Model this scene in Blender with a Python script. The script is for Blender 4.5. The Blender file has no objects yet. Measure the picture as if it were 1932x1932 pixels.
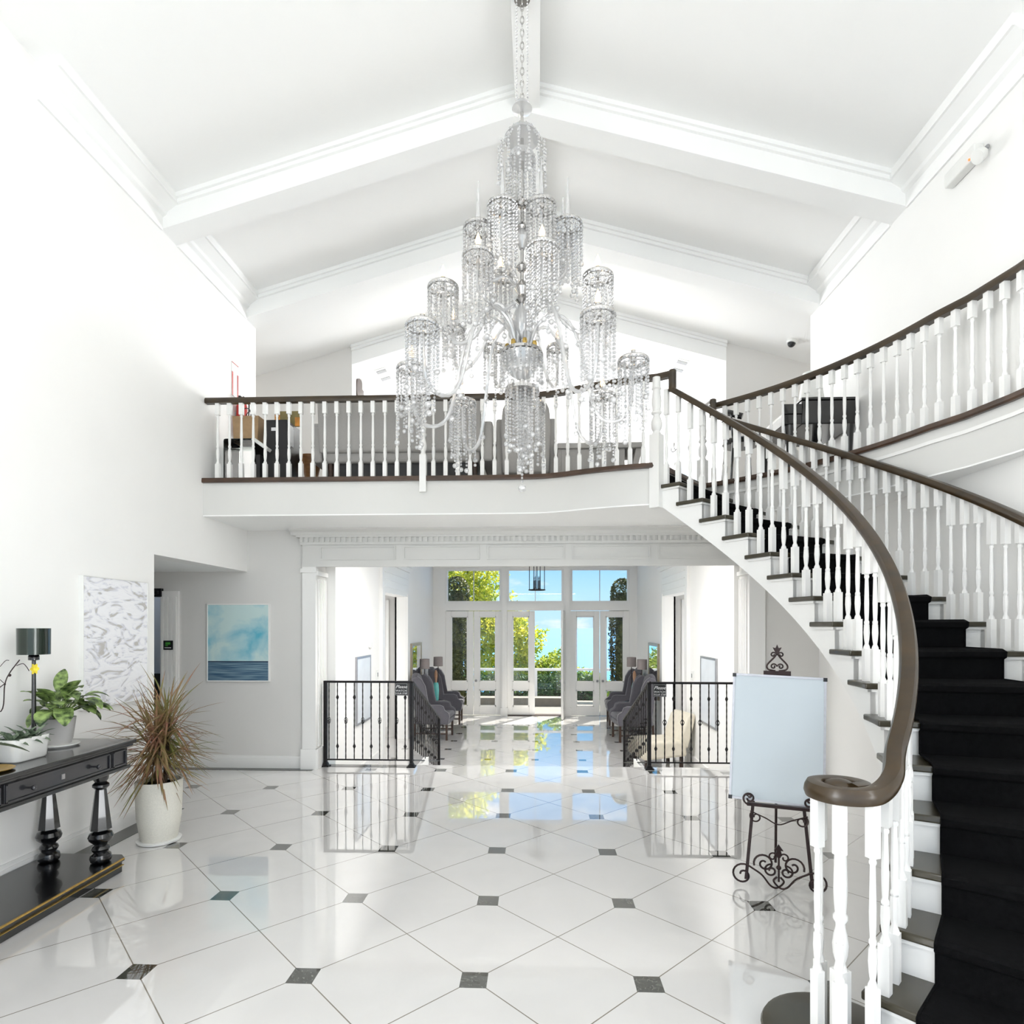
import bpy, math, random
from mathutils import Vector, Matrix
PI = math.pi
random.seed(7)
S = bpy.context.scene
COL = S.collection
# ------------------------------------------------------------------ camera frame
F, YAW, HOR, HC = 1131.3, 0.04156, 1181.0, 1.7
CS, SN = math.cos(YAW), math.sin(YAW)

def at(px, py, zc):
    """point of the room seen at a pixel of the photograph, zc metres in front of the lens"""
    xc = (px - 966) / F * zc
    return Vector((xc * CS - zc * SN, zc * CS + xc * SN, HC + (HOR - py) / F * zc))

# ------------------------------------------------------------------ mesh builder
class MB:
    def __init__(s):
        s.v = []; s.f = []
    def quad(s, *p):
        n = len(s.v); s.v += [tuple(q) for q in p]; s.f.append(tuple(range(n, n + len(p)))); return s
    def box(s, x0, x1, y0, y1, z0, z1, M=None):
        n = len(s.v)
        P = [(x0, y0, z0), (x1, y0, z0), (x1, y1, z0), (x0, y1, z0), (x0, y0, z1), (x1, y0, z1), (x1, y1, z1), (x0, y1, z1)]
        if M is not None: P = [tuple(M @ Vector(p)) for p in P]
        s.v += P
        s.f += [tuple(n + i for i in q) for q in ((0, 3, 2, 1), (4, 5, 6, 7), (0, 1, 5, 4), (1, 2, 6, 5), (2, 3, 7, 6), (3, 0, 4, 7))]
        return s
    def cbox(s, c, d, M=None):
        return s.box(c[0] - d[0] / 2, c[0] + d[0] / 2, c[1] - d[1] / 2, c[1] + d[1] / 2, c[2] - d[2] / 2, c[2] + d[2] / 2, M)
    def prism(s, poly, a, b, axis='z', M=None):
        """extrude a 2-D polygon between a and b along an axis"""
        def P(u, w, t):
            p = {'z': (u, w, t), 'y': (u, t, w), 'x': (t, u, w)}[axis]
            return tuple(M @ Vector(p)) if M is not None else p
        n = len(s.v); k = len(poly)
        s.v += [P(u, w, a) for u, w in poly] + [P(u, w, b) for u, w in poly]
        s.f.append(tuple(range(n + k - 1, n - 1, -1))); s.f.append(tuple(range(n + k, n + 2 * k)))
        for i in range(k):
            j = (i + 1) % k
            s.f.append((n + i, n + j, n + k + j, n + k + i))
        return s
    def lathe(s, prof, c=(0, 0, 0), seg=16, M=None, rot=0, cap=True):
        n = len(s.v)
        for r, z in prof:
            for i in range(seg):
                a = rot + 2 * PI * i / seg
                p = Vector((c[0] + r * math.cos(a), c[1] + r * math.sin(a), c[2] + z))
                s.v.append(tuple(M @ p) if M is not None else tuple(p))
        for j in range(len(prof) - 1):
            for i in range(seg):
                k = (i + 1) % seg
                s.f.append((n + j * seg + i, n + j * seg + k, n + (j + 1) * seg + k, n + (j + 1) * seg + i))
        if cap:
            if prof[0][0] > 1e-5: s.f.append(tuple(n + i for i in range(seg - 1, -1, -1)))
            m = n + (len(prof) - 1) * seg
            if prof[-1][0] > 1e-5: s.f.append(tuple(m + i for i in range(seg)))
        return s
    def tube(s, pts, r, seg=8, closed=False):
        pts = [Vector(p) for p in pts]; N = len(pts)
        rs = r if isinstance(r, (list, tuple)) else [r] * N
        n = len(s.v); ref = None
        for i, p in enumerate(pts):
            if closed: t = pts[(i + 1) % N] - pts[i - 1]
            else: t = pts[min(i + 1, N - 1)] - pts[max(i - 1, 0)]
            t = t.normalized() if t.length > 1e-9 else Vector((0, 0, 1))
            if ref is None:
                ref = t.orthogonal().normalized()
            ref = ref - t * ref.dot(t)
            ref = ref.normalized() if ref.length > 1e-6 else t.orthogonal().normalized()
            b = t.cross(ref)
            for k in range(seg):
                a = 2 * PI * k / seg
                s.v.append(tuple(p + (ref * math.cos(a) + b * math.sin(a)) * rs[i]))
        for i in range(N if closed else N - 1):
            j = (i + 1) % N
            for k in range(seg):
                l = (k + 1) % seg
                s.f.append((n + i * seg + k, n + i * seg + l, n + j * seg + l, n + j * seg + k))
        if not closed:
            s.f.append(tuple(n + k for k in range(seg - 1, -1, -1)))
            s.f.append(tuple(n + (N - 1) * seg + k for k in range(seg)))
        return s
    def sweep(s, pts, prof, closed=False):
        """sweep a profile of (sideways, up) points along a path; up stays vertical"""
        pts = [Vector(p) for p in pts]; N = len(pts); n = len(s.v); k = len(prof)
        for i, p in enumerate(pts):
            t = pts[min(i + 1, N - 1)] - pts[max(i - 1, 0)]
            h = Vector((t.x, t.y, 0)); h = h.normalized() if h.length > 1e-6 else Vector((1, 0, 0))
            side = Vector((h.y, -h.x, 0))
            for u, w in prof: s.v.append(tuple(p + side * u + Vector((0, 0, w))))
        for i in range(N - 1):
            for j in range(k):
                l = (j + 1) % k
                s.f.append((n + i * k + j, n + i * k + l, n + (i + 1) * k + l, n + (i + 1) * k + j))
        s.f.append(tuple(n + j for j in range(k - 1, -1, -1))); s.f.append(tuple(n + (N - 1) * k + j for j in range(k)))
        return s
    def ball(s, c, r, seg=8, rings=6, sc=(1, 1, 1), M=None):
        prof = [(max(1e-6, math.sin(PI * i / rings)), -math.cos(PI * i / rings)) for i in range(rings + 1)]
        n = len(s.v)
        for q, z in prof:
            for i in range(seg):
                a = 2 * PI * i / seg
                p = Vector((c[0] + r * sc[0] * q * math.cos(a), c[1] + r * sc[1] * q * math.sin(a), c[2] + r * sc[2] * z))
                s.v.append(tuple(M @ p) if M is not None else tuple(p))
        for j in range(rings):
            for i in range(seg):
                k = (i + 1) % seg
                s.f.append((n + j * seg + i, n + j * seg + k, n + (j + 1) * seg + k, n + (j + 1) * seg + i))
        return s
    def bead(s, c, r):
        n = len(s.v); x, y, z = c
        for dz, q in ((-.8, .62), (0, 1), (.8, .62)):
            for i in range(5):
                a = 2 * PI * i / 5 + dz
                s.v.append((x + r * q * math.cos(a), y + r * q * math.sin(a), z + r * dz))
        for j in range(2):
            for i in range(5):
                k = (i + 1) % 5
                s.f.append((n + 5 * j + i, n + 5 * j + k, n + 5 * j + 5 + k, n + 5 * j + 5 + i))
        s.f.append(tuple(n + i for i in range(4, -1, -1))); s.f.append(tuple(n + 10 + i for i in range(5)))
        return s
    def mesh(s, name, mat, smooth=35, off=None):
        me = bpy.data.meshes.new(name)
        v = s.v if off is None else [(a - off[0], b - off[1], c - off[2]) for a, b, c in s.v]
        me.from_pydata(v, [], s.f); me.update()
        if mat is not None: me.materials.append(mat)
        if smooth:
            me.polygons.foreach_set('use_smooth', [True] * len(me.polygons))
            me.set_sharp_from_angle(angle=math.radians(smooth))
        return me
    def build(s, name, mat, parent=None, smooth=35, world=False, bevel=0, sub=0):
        """link as ONE object; world=True: the coordinates are room coordinates"""
        off = None
        if world and parent is not None: off = origin_of(parent)
        o = bpy.data.objects.new(name, s.mesh(name, mat, smooth, off)); COL.objects.link(o)
        if parent is not None: o.parent = parent
        if bevel:
            m = o.modifiers.new('soft', 'BEVEL'); m.width = bevel; m.segments = 3; m.limit_method = 'ANGLE'; m.angle_limit = math.radians(40)
            m.harden_normals = False
        if sub:
            m = o.modifiers.new('smooth', 'SUBSURF'); m.levels = sub; m.render_levels = sub
        return o

def origin_of(o):
    v = Vector((0, 0, 0))
    while o is not None: v += o.location; o = o.parent
    return v

def tag(o, label, cat, group=None, kind=None):
    o['label'] = label; o['category'] = cat
    if group: o['group'] = group
    if kind: o['kind'] = kind
    return o
def thing(name, label, cat, loc=(0, 0, 0), rz=0, group=None):
    o = bpy.data.objects.new(name, None); COL.objects.link(o); o.empty_display_size = .05
    o.location = loc; o.rotation_euler = (0, 0, rz)
    return tag(o, label, cat, group)
def part(o, label): o['label'] = label; return o
def struct(o, label=None, cat=None):
    o['kind'] = 'structure'
    if label: o['label'] = label
    if cat: o['category'] = cat
    return o
def inst(name, me, parent, loc, rz=0):
    o = bpy.data.objects.new(name, me); COL.objects.link(o); o.parent = parent; o.location = loc; o.rotation_euler = (0, 0, rz); return o
def dup(root, loc, rz, label, group=None):
    r = root.copy(); COL.objects.link(r); r.location = loc; r.rotation_euler = (0, 0, rz); r['label'] = label
    if group: r['group'] = group
    for ch in list(root.children):
        c = ch.copy(); COL.objects.link(c); c.parent = r
        for g in list(ch.children):
            d = g.copy(); COL.objects.link(d); d.parent = c
    return r
def spline(pts, n=8):
    """Catmull-Rom through the points"""
    P = [Vector(p) for p in pts]; P = [P[0] * 2 - P[1]] + P + [P[-1] * 2 - P[-2]]; out = []
    for i in range(1, len(P) - 2):
        for k in range(n):
            t = k / n; a, b, c, d = P[i - 1], P[i], P[i + 1], P[i + 2]
            out.append(.5 * ((2 * b) + (c - a) * t + (2 * a - 5 * b + 4 * c - d) * t * t + (3 * b - a - 3 * c + d) * t ** 3))
    out.append(P[-2]); return out
def resample(pts, n):
    P = [Vector(p) for p in pts]; L = [0]
    for a, b in zip(P, P[1:]): L.append(L[-1] + (b - a).length)
    out = []
    for i in range(n):
        d = L[-1] * i / (n - 1); j = 0
        while j < len(L) - 2 and L[j + 1] < d: j += 1
        t = (d - L[j]) / max(1e-9, L[j + 1] - L[j]); out.append(P[j].lerp(P[j + 1], t))
    return out

# ------------------------------------------------------------------ materials
def lin(c):
    return tuple(((x / 255) / 12.92 if x / 255 <= .04045 else ((x / 255 + .055) / 1.055) ** 2.4) for x in c) + (1,)
class NT:
    def __init__(s, m): s.t = m.node_tree; s.n = s.t.nodes; s.l = s.t.links
    def add(s, typ, **kw):
        n = s.n.new(typ)
        for k, v in kw.items():
            if k.startswith('i_'):
                key = k[2:]; key = int(key) if key.isdigit() else key.replace('_', ' ')
                n.inputs[key].default_value = v
            else: setattr(n, k, v)
        return n
    def link(s, a, b): s.l.new(a, b)
    def math(s, op, a, b=None):
        n = s.n.new('ShaderNodeMath'); n.operation = op
        for i, x in enumerate((a, b)):
            if x is None: continue
            if isinstance(x, (int, float)): n.inputs[i].default_value = x
            else: s.l.new(x, n.inputs[i])
        return n.outputs[0]
def mat(name, rgb, rough=.5, metal=0, var=.04, scale=8, bump=0, bscale=60, coat=0, sheen=0, emit=None, estr=0, spec=.5, stretch=None):
    """painted / woven / cast surface with a procedural variation of tone and a procedural bump"""
    m = bpy.data.materials.new(name); m.use_nodes = True; t = NT(m); b = t.n['Principled BSDF']
    b.inputs['Roughness'].default_value = rough; b.inputs['Metallic'].default_value = metal
    b.inputs['Coat Weight'].default_value = coat; b.inputs['Coat Roughness'].default_value = .05; b.inputs['Sheen Weight'].default_value = sheen
    b.inputs['Specular IOR Level'].default_value = spec
    tc = t.add('ShaderNodeTexCoord'); co = tc.outputs['Object']
    if stretch:
        mp = t.add('ShaderNodeMapping'); mp.inputs['Scale'].default_value = stretch; t.link(co, mp.inputs[0]); co = mp.outputs[0]
    nz = t.add('ShaderNodeTexNoise', i_Scale=scale, i_Detail=5.0); t.link(co, nz.inputs['Vector'])
    c = lin(rgb)
    cr = t.add('ShaderNodeValToRGB'); e = cr.color_ramp.elements
    e[0].position = .3; e[1].position = .7
    e[0].color = tuple(max(0, x * (1 - var)) for x in c[:3]) + (1,); e[1].color = tuple(min(1, x * (1 + var)) for x in c[:3]) + (1,)
    t.link(nz.outputs['Fac'], cr.inputs[0]); t.link(cr.outputs[0], b.inputs['Base Color'])
    if bump:
        n2 = t.add('ShaderNodeTexNoise', i_Scale=bscale, i_Detail=3.0); t.link(co, n2.inputs['Vector'])
        bp = t.add('ShaderNodeBump', i_Strength=bump, i_Distance=.01); t.link(n2.outputs['Fac'], bp.inputs['Height']); t.link(bp.outputs[0], b.inputs['Normal'])
    if emit:
        b.inputs['Emission Color'].default_value = lin(emit); b.inputs['Emission Strength'].default_value = estr
    return m
def glass_pane(name, tint=(1, 1, 1), refl=1.0):
    """thin window glass: fresnel mirror over clear transmission"""
    m = bpy.data.materials.new(name); m.use_nodes = True; t = NT(m); t.n.remove(t.n['Principled BSDF'])
    fr = t.add('ShaderNodeFresnel', i_IOR=1.45); tr = t.add('ShaderNodeBsdfTransparent'); tr.inputs[0].default_value = tint + (1,)
    gl = t.add('ShaderNodeBsdfGlossy', i_Roughness=.01); mx = t.add('ShaderNodeMixShader')
    f = t.math('MULTIPLY', fr.outputs[0], refl)
    t.link(f, mx.inputs[0]); t.link(tr.outputs[0], mx.inputs[1]); t.link(gl.outputs[0], mx.inputs[2]); t.link(mx.outputs[0], t.n['Material Output'].inputs[0])
    return m
M = {}
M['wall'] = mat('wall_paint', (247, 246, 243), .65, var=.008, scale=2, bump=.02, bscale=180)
M['wallgrey'] = mat('shaded_wall_paint', (226, 224, 220), .65, var=.008, scale=2, bump=.02, bscale=180)  # wall white greyed to stand in for the dimmer light on these walls
M['ceil'] = mat('ceiling_paint', (251, 251, 249), .7, var=.006, scale=2, bump=.015, bscale=200)
M['fascia'] = mat('shaded_fascia_paint', (221, 220, 216), .6, var=.008, scale=3)  # shade put into the colour: fascia and entablature greyed to look less lit
M['trim'] = mat('trim_gloss_paint', (244, 243, 240), .35, var=.006, scale=4)
M['white'] = mat('baluster_white_paint', (242, 241, 238), .3, var=.01, scale=6)
M['rail'] = mat('handrail_stained_wood', (52, 38, 16), .32, var=.35, scale=5, coat=.15, stretch=(1, 1, 3))
M['nosing'] = mat('nosing_stained_wood', (70, 50, 36), .35, var=.3, scale=6, coat=.2)
M['tread'] = mat('tread_stained_wood', (54, 49, 34), .3, var=.2, scale=4, coat=.3)
M['carpet'] = mat('black_pile_carpet', (13, 13, 14), .95, var=.3, scale=40, bump=.5, bscale=500, spec=.1)
M['iron'] = mat('black_wrought_iron', (26, 23, 24), .4, metal=.4, var=.25, scale=30, bump=.1, bscale=80)
M['bronze'] = mat('dark_bronze_scrollwork', (46, 32, 30), .4, metal=.5, var=.25, scale=30)
M['lacquer'] = mat('black_lacquer', (13, 13, 15), .22, var=.2, scale=8, coat=.6)
M['lacquer2'] = mat('black_lacquer_edge', (30, 30, 35), .25, var=.2, scale=8, coat=.6)
M['gold'] = mat('gold_leaf', (196, 160, 84), .35, metal=.8, var=.15, scale=30)
M['marble'] = mat('dark_green_marble', (58, 58, 52), .08, var=.5, scale=25, coat=.3)
M['chrome'] = mat('polished_nickel', (200, 198, 196), .12, metal=1, var=.03, scale=10)
M['brass'] = mat('aged_brass', (190, 160, 90), .25, metal=1, var=.08, scale=20)
M['greyfab'] = mat('charcoal_linen', (92, 90, 96), .9, var=.12, scale=120, bump=.3, bscale=400, sheen=.2)
M['pipe'] = mat('pale_piping', (150, 148, 152), .8, var=.05, scale=50)
M['sofafab'] = mat('light_grey_upholstery', (176, 173, 169), .9, var=.05, scale=120, bump=.2, bscale=400, sheen=.1)
M['cream'] = mat('cream_leather', (226, 218, 200), .45, var=.04, scale=20, bump=.05, bscale=120)
M['darkwood'] = mat('dark_walnut', (58, 40, 30), .4, var=.3, scale=10, stretch=(1, 1, 6))
M['shade'] = mat('taupe_lamp_shade', (150, 140, 138), .9, var=.06, scale=80, bump=.1, bscale=300)
M['teal'] = mat('turquoise_glaze', (96, 188, 182), .15, var=.12, scale=12, coat=.6)
M['peach'] = mat('terracotta_sculpture', (176, 136, 108), .7, var=.12, scale=12)
M['ceramic'] = mat('white_ceramic', (236, 236, 232), .25, var=.02, scale=10, coat=.3)
M['greypot'] = mat('pale_grey_ceramic', (182, 180, 178), .5, var=.06, scale=10)
M['planter'] = mat('speckled_white_planter', (222, 219, 208), .6, var=.05, scale=90, bump=.1, bscale=120)
M['soil'] = mat('dark_potting_soil', (42, 32, 26), .95, var=.4, scale=60, bump=.6, bscale=90)
M['bark'] = mat('grey_brown_bark', (92, 76, 60), .9, var=.3, scale=30, bump=.5, bscale=60)
M['shadeblack'] = mat('dark_green_lacquer_shade', (14, 32, 20), .25, metal=.3, var=.3, scale=6, coat=.5)
M['board'] = mat('whiteboard_enamel', (190, 198, 202), .2, var=.02, scale=2, coat=.2)
M['alu'] = mat('brushed_aluminium', (176, 174, 176), .35, metal=.9, var=.06, scale=40)
M['black'] = mat('black_plastic', (22, 22, 24), .4, var=.15, scale=20)
M['signblack'] = mat('black_sign_enamel', (20, 21, 25), .35, var=.1, scale=20)
M['ink'] = mat('white_sign_ink', (236, 236, 236), .6, var=.02, scale=20)
M['green'] = mat('green_sign_ink', (60, 140, 50), .6, var=.1, scale=20)
M['red'] = mat('signal_red_enamel', (186, 40, 32), .3, var=.08, scale=10, coat=.3)
M['orange'] = mat('orange_print', (206, 140, 60), .6, var=.3, scale=14)
M['kraft'] = mat('kraft_paper', (178, 148, 112), .85, var=.08, scale=20, bump=.1, bscale=60)
M['paper'] = mat('white_paper', (240, 240, 240), .8, var=.02, scale=10)
M['plastic'] = mat('white_plastic', (236, 236, 232), .4, var=.02, scale=10)
M['greymetal'] = mat('grey_vent_metal', (150, 150, 150), .5, var=.08, scale=20)
M['frame'] = mat('champagne_frame', (170, 158, 138), .35, metal=.5, var=.1, scale=20)
M['sframe'] = mat('silver_frame', (168, 168, 172), .3, metal=.6, var=.06, scale=20)
M['mirror'] = mat('mirror_silver', (215, 218, 218), .02, metal=1, var=.0, scale=3)
M['stone'] = mat('grey_terrace_stone', (112, 108, 100), .7, var=.12, scale=6, bump=.1, bscale=40)
M['bulb'] = mat('lit_candle_bulb', (255, 236, 200), .3, var=.0, emit=(255, 206, 130), estr=3)
M['led'] = mat('red_indicator', (255, 80, 40), .3, var=0, emit=(255, 80, 40), estr=4)
M['pane'] = glass_pane('window_glass', refl=.45)
M['tableglass'] = glass_pane('clear_table_glass', (.93, .97, .95))
M['balglass'] = glass_pane('balustrade_glass', (.86, .93, .95), .7)
M['yellow'] = mat('yellow_orchid_petal', (246, 222, 70), .6, var=.15, scale=60)
M['twig'] = mat('dark_twig', (52, 40, 40), .8, var=.2, scale=40)
M['key'] = mat('ivory_keys', (238, 236, 230), .25, var=.01, scale=10)

def leafmat(name, c1, c2, scale=30, trans=.3):
    m = mat(name, c1, .45, var=.1, scale=scale); t = NT(m); b = t.n['Principled BSDF']
    cr = [n for n in t.n if n.type == 'VALTORGB'][0]
    cr.color_ramp.elements[0].color = lin(c1); cr.color_ramp.elements[1].color = lin(c2); cr.color_ramp.elements[0].position = .35; cr.color_ramp.elements[1].position = .65
    tl = t.add('ShaderNodeBsdfTranslucent'); mx = t.add('ShaderNodeMixShader', i_0=trans); t.link(cr.outputs[0], tl.inputs[0])
    t.link(b.outputs[0], mx.inputs[1]); t.link(tl.outputs[0], mx.inputs[2]); t.link(mx.outputs[0], t.n['Material Output'].inputs[0])
    return m
M['leaf_tree'] = leafmat('sunlit_tree_leaves', (128, 150, 30), (236, 226, 84), 3, .5)
M['leaf_bush'] = leafmat('garden_bush_leaves', (84, 116, 36), (190, 196, 84), 3, .45)
M['leaf_hedge'] = leafmat('hedge_leaves', (40, 62, 34), (104, 124, 70), 4, .3)
M['leaf_ivy'] = leafmat('column_ivy_leaves', (44, 50, 26), (96, 100, 52), 5, .25)
M['leaf_drac'] = leafmat('dracaena_blades', (120, 124, 66), (172, 124, 104), 6, .3)
M['leaf_dief'] = leafmat('variegated_leaves', (24, 50, 20), (160, 186, 110), 24, .15)
M['leaf_succ'] = leafmat('succulent_leaves', (66, 86, 66), (130, 146, 122), 40, .1)
M['leaf_orch'] = leafmat('orchid_strap_leaves', (52, 62, 44), (76, 88, 56), 10, .15)

def crystal():
    m = bpy.data.materials.new('cut_crystal'); m.use_nodes = True; t = NT(m); b = t.n['Principled BSDF']
    nz = t.add('ShaderNodeTexNoise', i_Scale=40.0); tc = t.add('ShaderNodeTexCoord'); t.link(tc.outputs['Object'], nz.inputs['Vector'])
    bp = t.add('ShaderNodeBump', i_Strength=.3, i_Distance=.01); t.link(nz.outputs['Fac'], bp.inputs['Height'])
    gl = t.add('ShaderNodeBsdfGlass', i_IOR=1.35, i_Roughness=.0); gl.inputs[0].default_value = (1, 1, 1, 1)
    gs = t.add('ShaderNodeBsdfGlossy', i_Roughness=.06); gs.inputs[0].default_value = (.95, .95, .95, 1)
    df = t.add('ShaderNodeBsdfDiffuse'); df.inputs[0].default_value = (.93, .93, .93, 1); tl = t.add('ShaderNodeBsdfTranslucent'); tl.inputs[0].default_value = (.93, .93, .93, 1)
    t.link(bp.outputs[0], gs.inputs['Normal'])
    tp = t.add('ShaderNodeBsdfTransparent'); tp.inputs[0].default_value = (1, 1, 1, 1)
    m0 = t.add('ShaderNodeMixShader', i_0=.5); t.link(df.outputs[0], m0.inputs[1]); t.link(tl.outputs[0], m0.inputs[2])
    ma = t.add('ShaderNodeMixShader', i_0=.65); t.link(gl.outputs[0], ma.inputs[1]); t.link(tp.outputs[0], ma.inputs[2])
    m1 = t.add('ShaderNodeMixShader', i_0=.45); t.link(ma.outputs[0], m1.inputs[1]); t.link(m0.outputs[0], m1.inputs[2])
    mx = t.add('ShaderNodeMixShader', i_0=.2); t.link(m1.outputs[0], mx.inputs[1]); t.link(gs.outputs[0], mx.inputs[2]); t.link(mx.outputs[0], t.n['Material Output'].inputs[0])
    return m
M['crystal'] = crystal()

def tile_floor(name, X0, Y0, s, half, grout, base=(224, 222, 219), gcol=(128, 120, 108), dark=(62, 62, 56)):
    """polished cream tiles laid diagonally with small dark marble squares"""
    m = bpy.data.materials.new(name); m.use_nodes = True; t = NT(m); b = t.n['Principled BSDF']
    tc = t.add('ShaderNodeTexCoord'); sp = t.add('ShaderNodeSeparateXYZ'); t.link(tc.outputs['Object'], sp.inputs[0])
    u = t.math('DIVIDE', t.math('SUBTRACT', sp.outputs[0], X0), s); v = t.math('DIVIDE', t.math('SUBTRACT', sp.outputs[1], Y0), s)
    def dist(x):   # distance to nearest integer
        return t.math('ABSOLUTE', t.math('SUBTRACT', t.math('FRACT', t.math('ADD', x, 100.5)), .5))
    dot = t.math('LESS_THAN', t.math('MAXIMUM', dist(u), dist(v)), half)
    g = t.math('LESS_THAN', t.math('MINIMUM', dist(t.math('ADD', u, v)), dist(t.math('SUBTRACT', u, v))), grout)
    nz = t.add('ShaderNodeTexNoise', i_Scale=2.2, i_Detail=6.0, i_Distortion=1.2); t.link(tc.outputs['Object'], nz.inputs['Vector'])
    cr = t.add('ShaderNodeValToRGB'); e = cr.color_ramp.elements; c = lin(base)
    e[0].position = .3; e[1].position = .7; e[0].color = tuple(x * .95 for x in c[:3]) + (1,); e[1].color = c; t.link(nz.outputs['Fac'], cr.inputs[0])
    nd = t.add('ShaderNodeTexNoise', i_Scale=38.0, i_Detail=6.0, i_Distortion=2.0); t.link(tc.outputs['Object'], nd.inputs['Vector'])
    cd = t.add('ShaderNodeValToRGB'); e = cd.color_ramp.elements; c = lin(dark)
    e[0].position = .55; e[1].position = .75; e[0].color = c; e[1].color = lin((128, 132, 122)); t.link(nd.outputs['Fac'], cd.inputs[0])
    m1 = t.add('ShaderNodeMix', data_type='RGBA'); t.link(g, m1.inputs[0]); t.link(cr.outputs[0], m1.inputs[6]); m1.inputs[7].default_value = lin(gcol)
    m2 = t.add('ShaderNodeMix', data_type='RGBA'); t.link(dot, m2.inputs[0]); t.link(m1.outputs[2], m2.inputs[6]); t.link(cd.outputs[0], m2.inputs[7])
    t.link(m2.outputs[2], b.inputs['Base Color'])
    b.inputs['Roughness'].default_value = .03; b.inputs['IOR'].default_value = 1.75; b.inputs['Coat Weight'].default_value = 1.0; b.inputs['Coat IOR'].default_value = 1.6; b.inputs['Coat Roughness'].default_value = .015
    return m
M['floor'] = tile_floor('polished_tile_floor', -.302, 2.8695, .8318, .0775, .0048)
M['floor2'] = tile_floor('hall_tile_floor', -1.55, 9.64, .76, .075, .0035)

def canvas_sea():
    m = bpy.data.materials.new('seascape_canvas'); m.use_nodes = True; t = NT(m); b = t.n['Principled BSDF']; b.inputs['Roughness'].default_value = .7
    tc = t.add('ShaderNodeTexCoord'); sp = t.add('ShaderNodeSeparateXYZ'); t.link(tc.outputs['Generated'], sp.inputs[0])
    mp = t.add('ShaderNodeMapping'); mp.inputs['Scale'].default_value = (2.2, 1, 3.2); t.link(tc.outputs['Generated'], mp.inputs[0])
    nz = t.add('ShaderNodeTexNoise', i_Scale=.9, i_Detail=5.0, i_Distortion=.4); t.link(mp.outputs[0], nz.inputs['Vector'])
    sky = t.add('ShaderNodeValToRGB'); e = sky.color_ramp.elements; e[0].position = .30; e[0].color = lin((96, 186, 210)); e[1].position = .56; e[1].color = lin((206, 230, 228))
    t.link(nz.outputs['Fac'], sky.inputs[0])
    m3 = t.add('ShaderNodeMapping'); m3.inputs['Scale'].default_value = (1, 1, 40); t.link(tc.outputs['Generated'], m3.inputs[0])
    n2 = t.add('ShaderNodeTexNoise', i_Scale=2.0, i_Detail=4.0); t.link(m3.outputs[0], n2.inputs['Vector'])
    sea = t.add('ShaderNodeValToRGB'); e = sea.color_ramp.elements; e[0].position = .4; e[0].color = lin((62, 96, 124)); e[1].position = .7; e[1].color = lin((140, 170, 184))
    t.link(n2.outputs['Fac'], sea.inputs[0])
    hz = t.math('LESS_THAN', sp.outputs[2], .25); mx = t.add('ShaderNodeMix', data_type='RGBA'); t.link(hz, mx.inputs[0]); t.link(sky.outputs[0], mx.inputs[6]); t.link(sea.outputs[0], mx.inputs[7])
    ln = t.math('LESS_THAN', t.math('ABSOLUTE', t.math('SUBTRACT', sp.outputs[2], .252)), .008)
    mz = t.add('ShaderNodeMix', data_type='RGBA'); t.link(ln, mz.inputs[0]); t.link(mx.outputs[2], mz.inputs[6]); mz.inputs[7].default_value = lin((40, 62, 84))
    t.link(mz.outputs[2], b.inputs['Base Color']); return m
def canvas_abs():
    m = bpy.data.materials.new('white_abstract_canvas'); m.use_nodes = True; t = NT(m); b = t.n['Principled BSDF']; b.inputs['Roughness'].default_value = .6
    tc = t.add('ShaderNodeTexCoord')
    mp = t.add('ShaderNodeMapping'); mp.inputs['Scale'].default_value = (1, 2.6, 3.2); t.link(tc.outputs['Generated'], mp.inputs[0])
    nz = t.add('ShaderNodeTexNoise', i_Scale=2.6, i_Detail=3.0, i_Distortion=3.2); t.link(mp.outputs[0], nz.inputs['Vector'])
    cr = t.add('ShaderNodeValToRGB'); e = cr.color_ramp.elements; e[0].position = .36; e[0].color = lin((196, 193, 188)); e[1].position = .5; e[1].color = lin((247, 247, 249))
    x = cr.color_ramp.elements.new(.43); x.color = lin((226, 227, 234)); t.link(nz.outputs['Fac'], cr.inputs[0]); t.link(cr.outputs[0], b.inputs['Base Color'])
    bp = t.add('ShaderNodeBump', i_Strength=.5, i_Distance=.02); t.link(nz.outputs['Fac'], bp.inputs['Height']); t.link(bp.outputs[0], b.inputs['Normal']); return m
M['sea_canvas'] = canvas_sea(); M['abs_canvas'] = canvas_abs()
M['print'] = mat('pale_framed_print', (226, 232, 238), .3, var=.06, scale=4, coat=.5)
EXPO, WORLD, L_FRONT, L_SIDE, L_UP, L_HALL, L_BULB, L_SUN, L_LOFT = 0.19, 1.05, 60, 470, 560, 95, .6, 14, 7
# ================================================================== the setting
XL, XR, YB, RX = -3.47, 3.25, 7.05, -.085      # left wall, right wall, back wall, ridge
ZL = 3.23                                       # loft floor
HZ = -.45                                       # sunken hall floor
YF = -4.0                                       # front (window) wall, behind the lens
def zc_(x): return 6.58 - .285 * abs(x - RX)     # sloped ceiling
# ---- floors
struct(MB().box(-6.2, 3.6, YF, 7.05, -.1, 0).box(-2.62, 2.44, 7.05, 7.28, -.1, 0).build('floor', M['floor'], smooth=0))
b = MB()
for i in range(3): b.box(-1.52, 1.34, 7.28 + .3 * i, 7.58 + .3 * i, HZ - .1, -.1125 * (i + 1))
struct(b.build('floor_steps', M['floor2'], smooth=0))
struct(MB().box(-3.6, 3.5, 7.28, 14.4, HZ - .1, HZ).build('floor_hall', M['floor2'], smooth=0))
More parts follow.
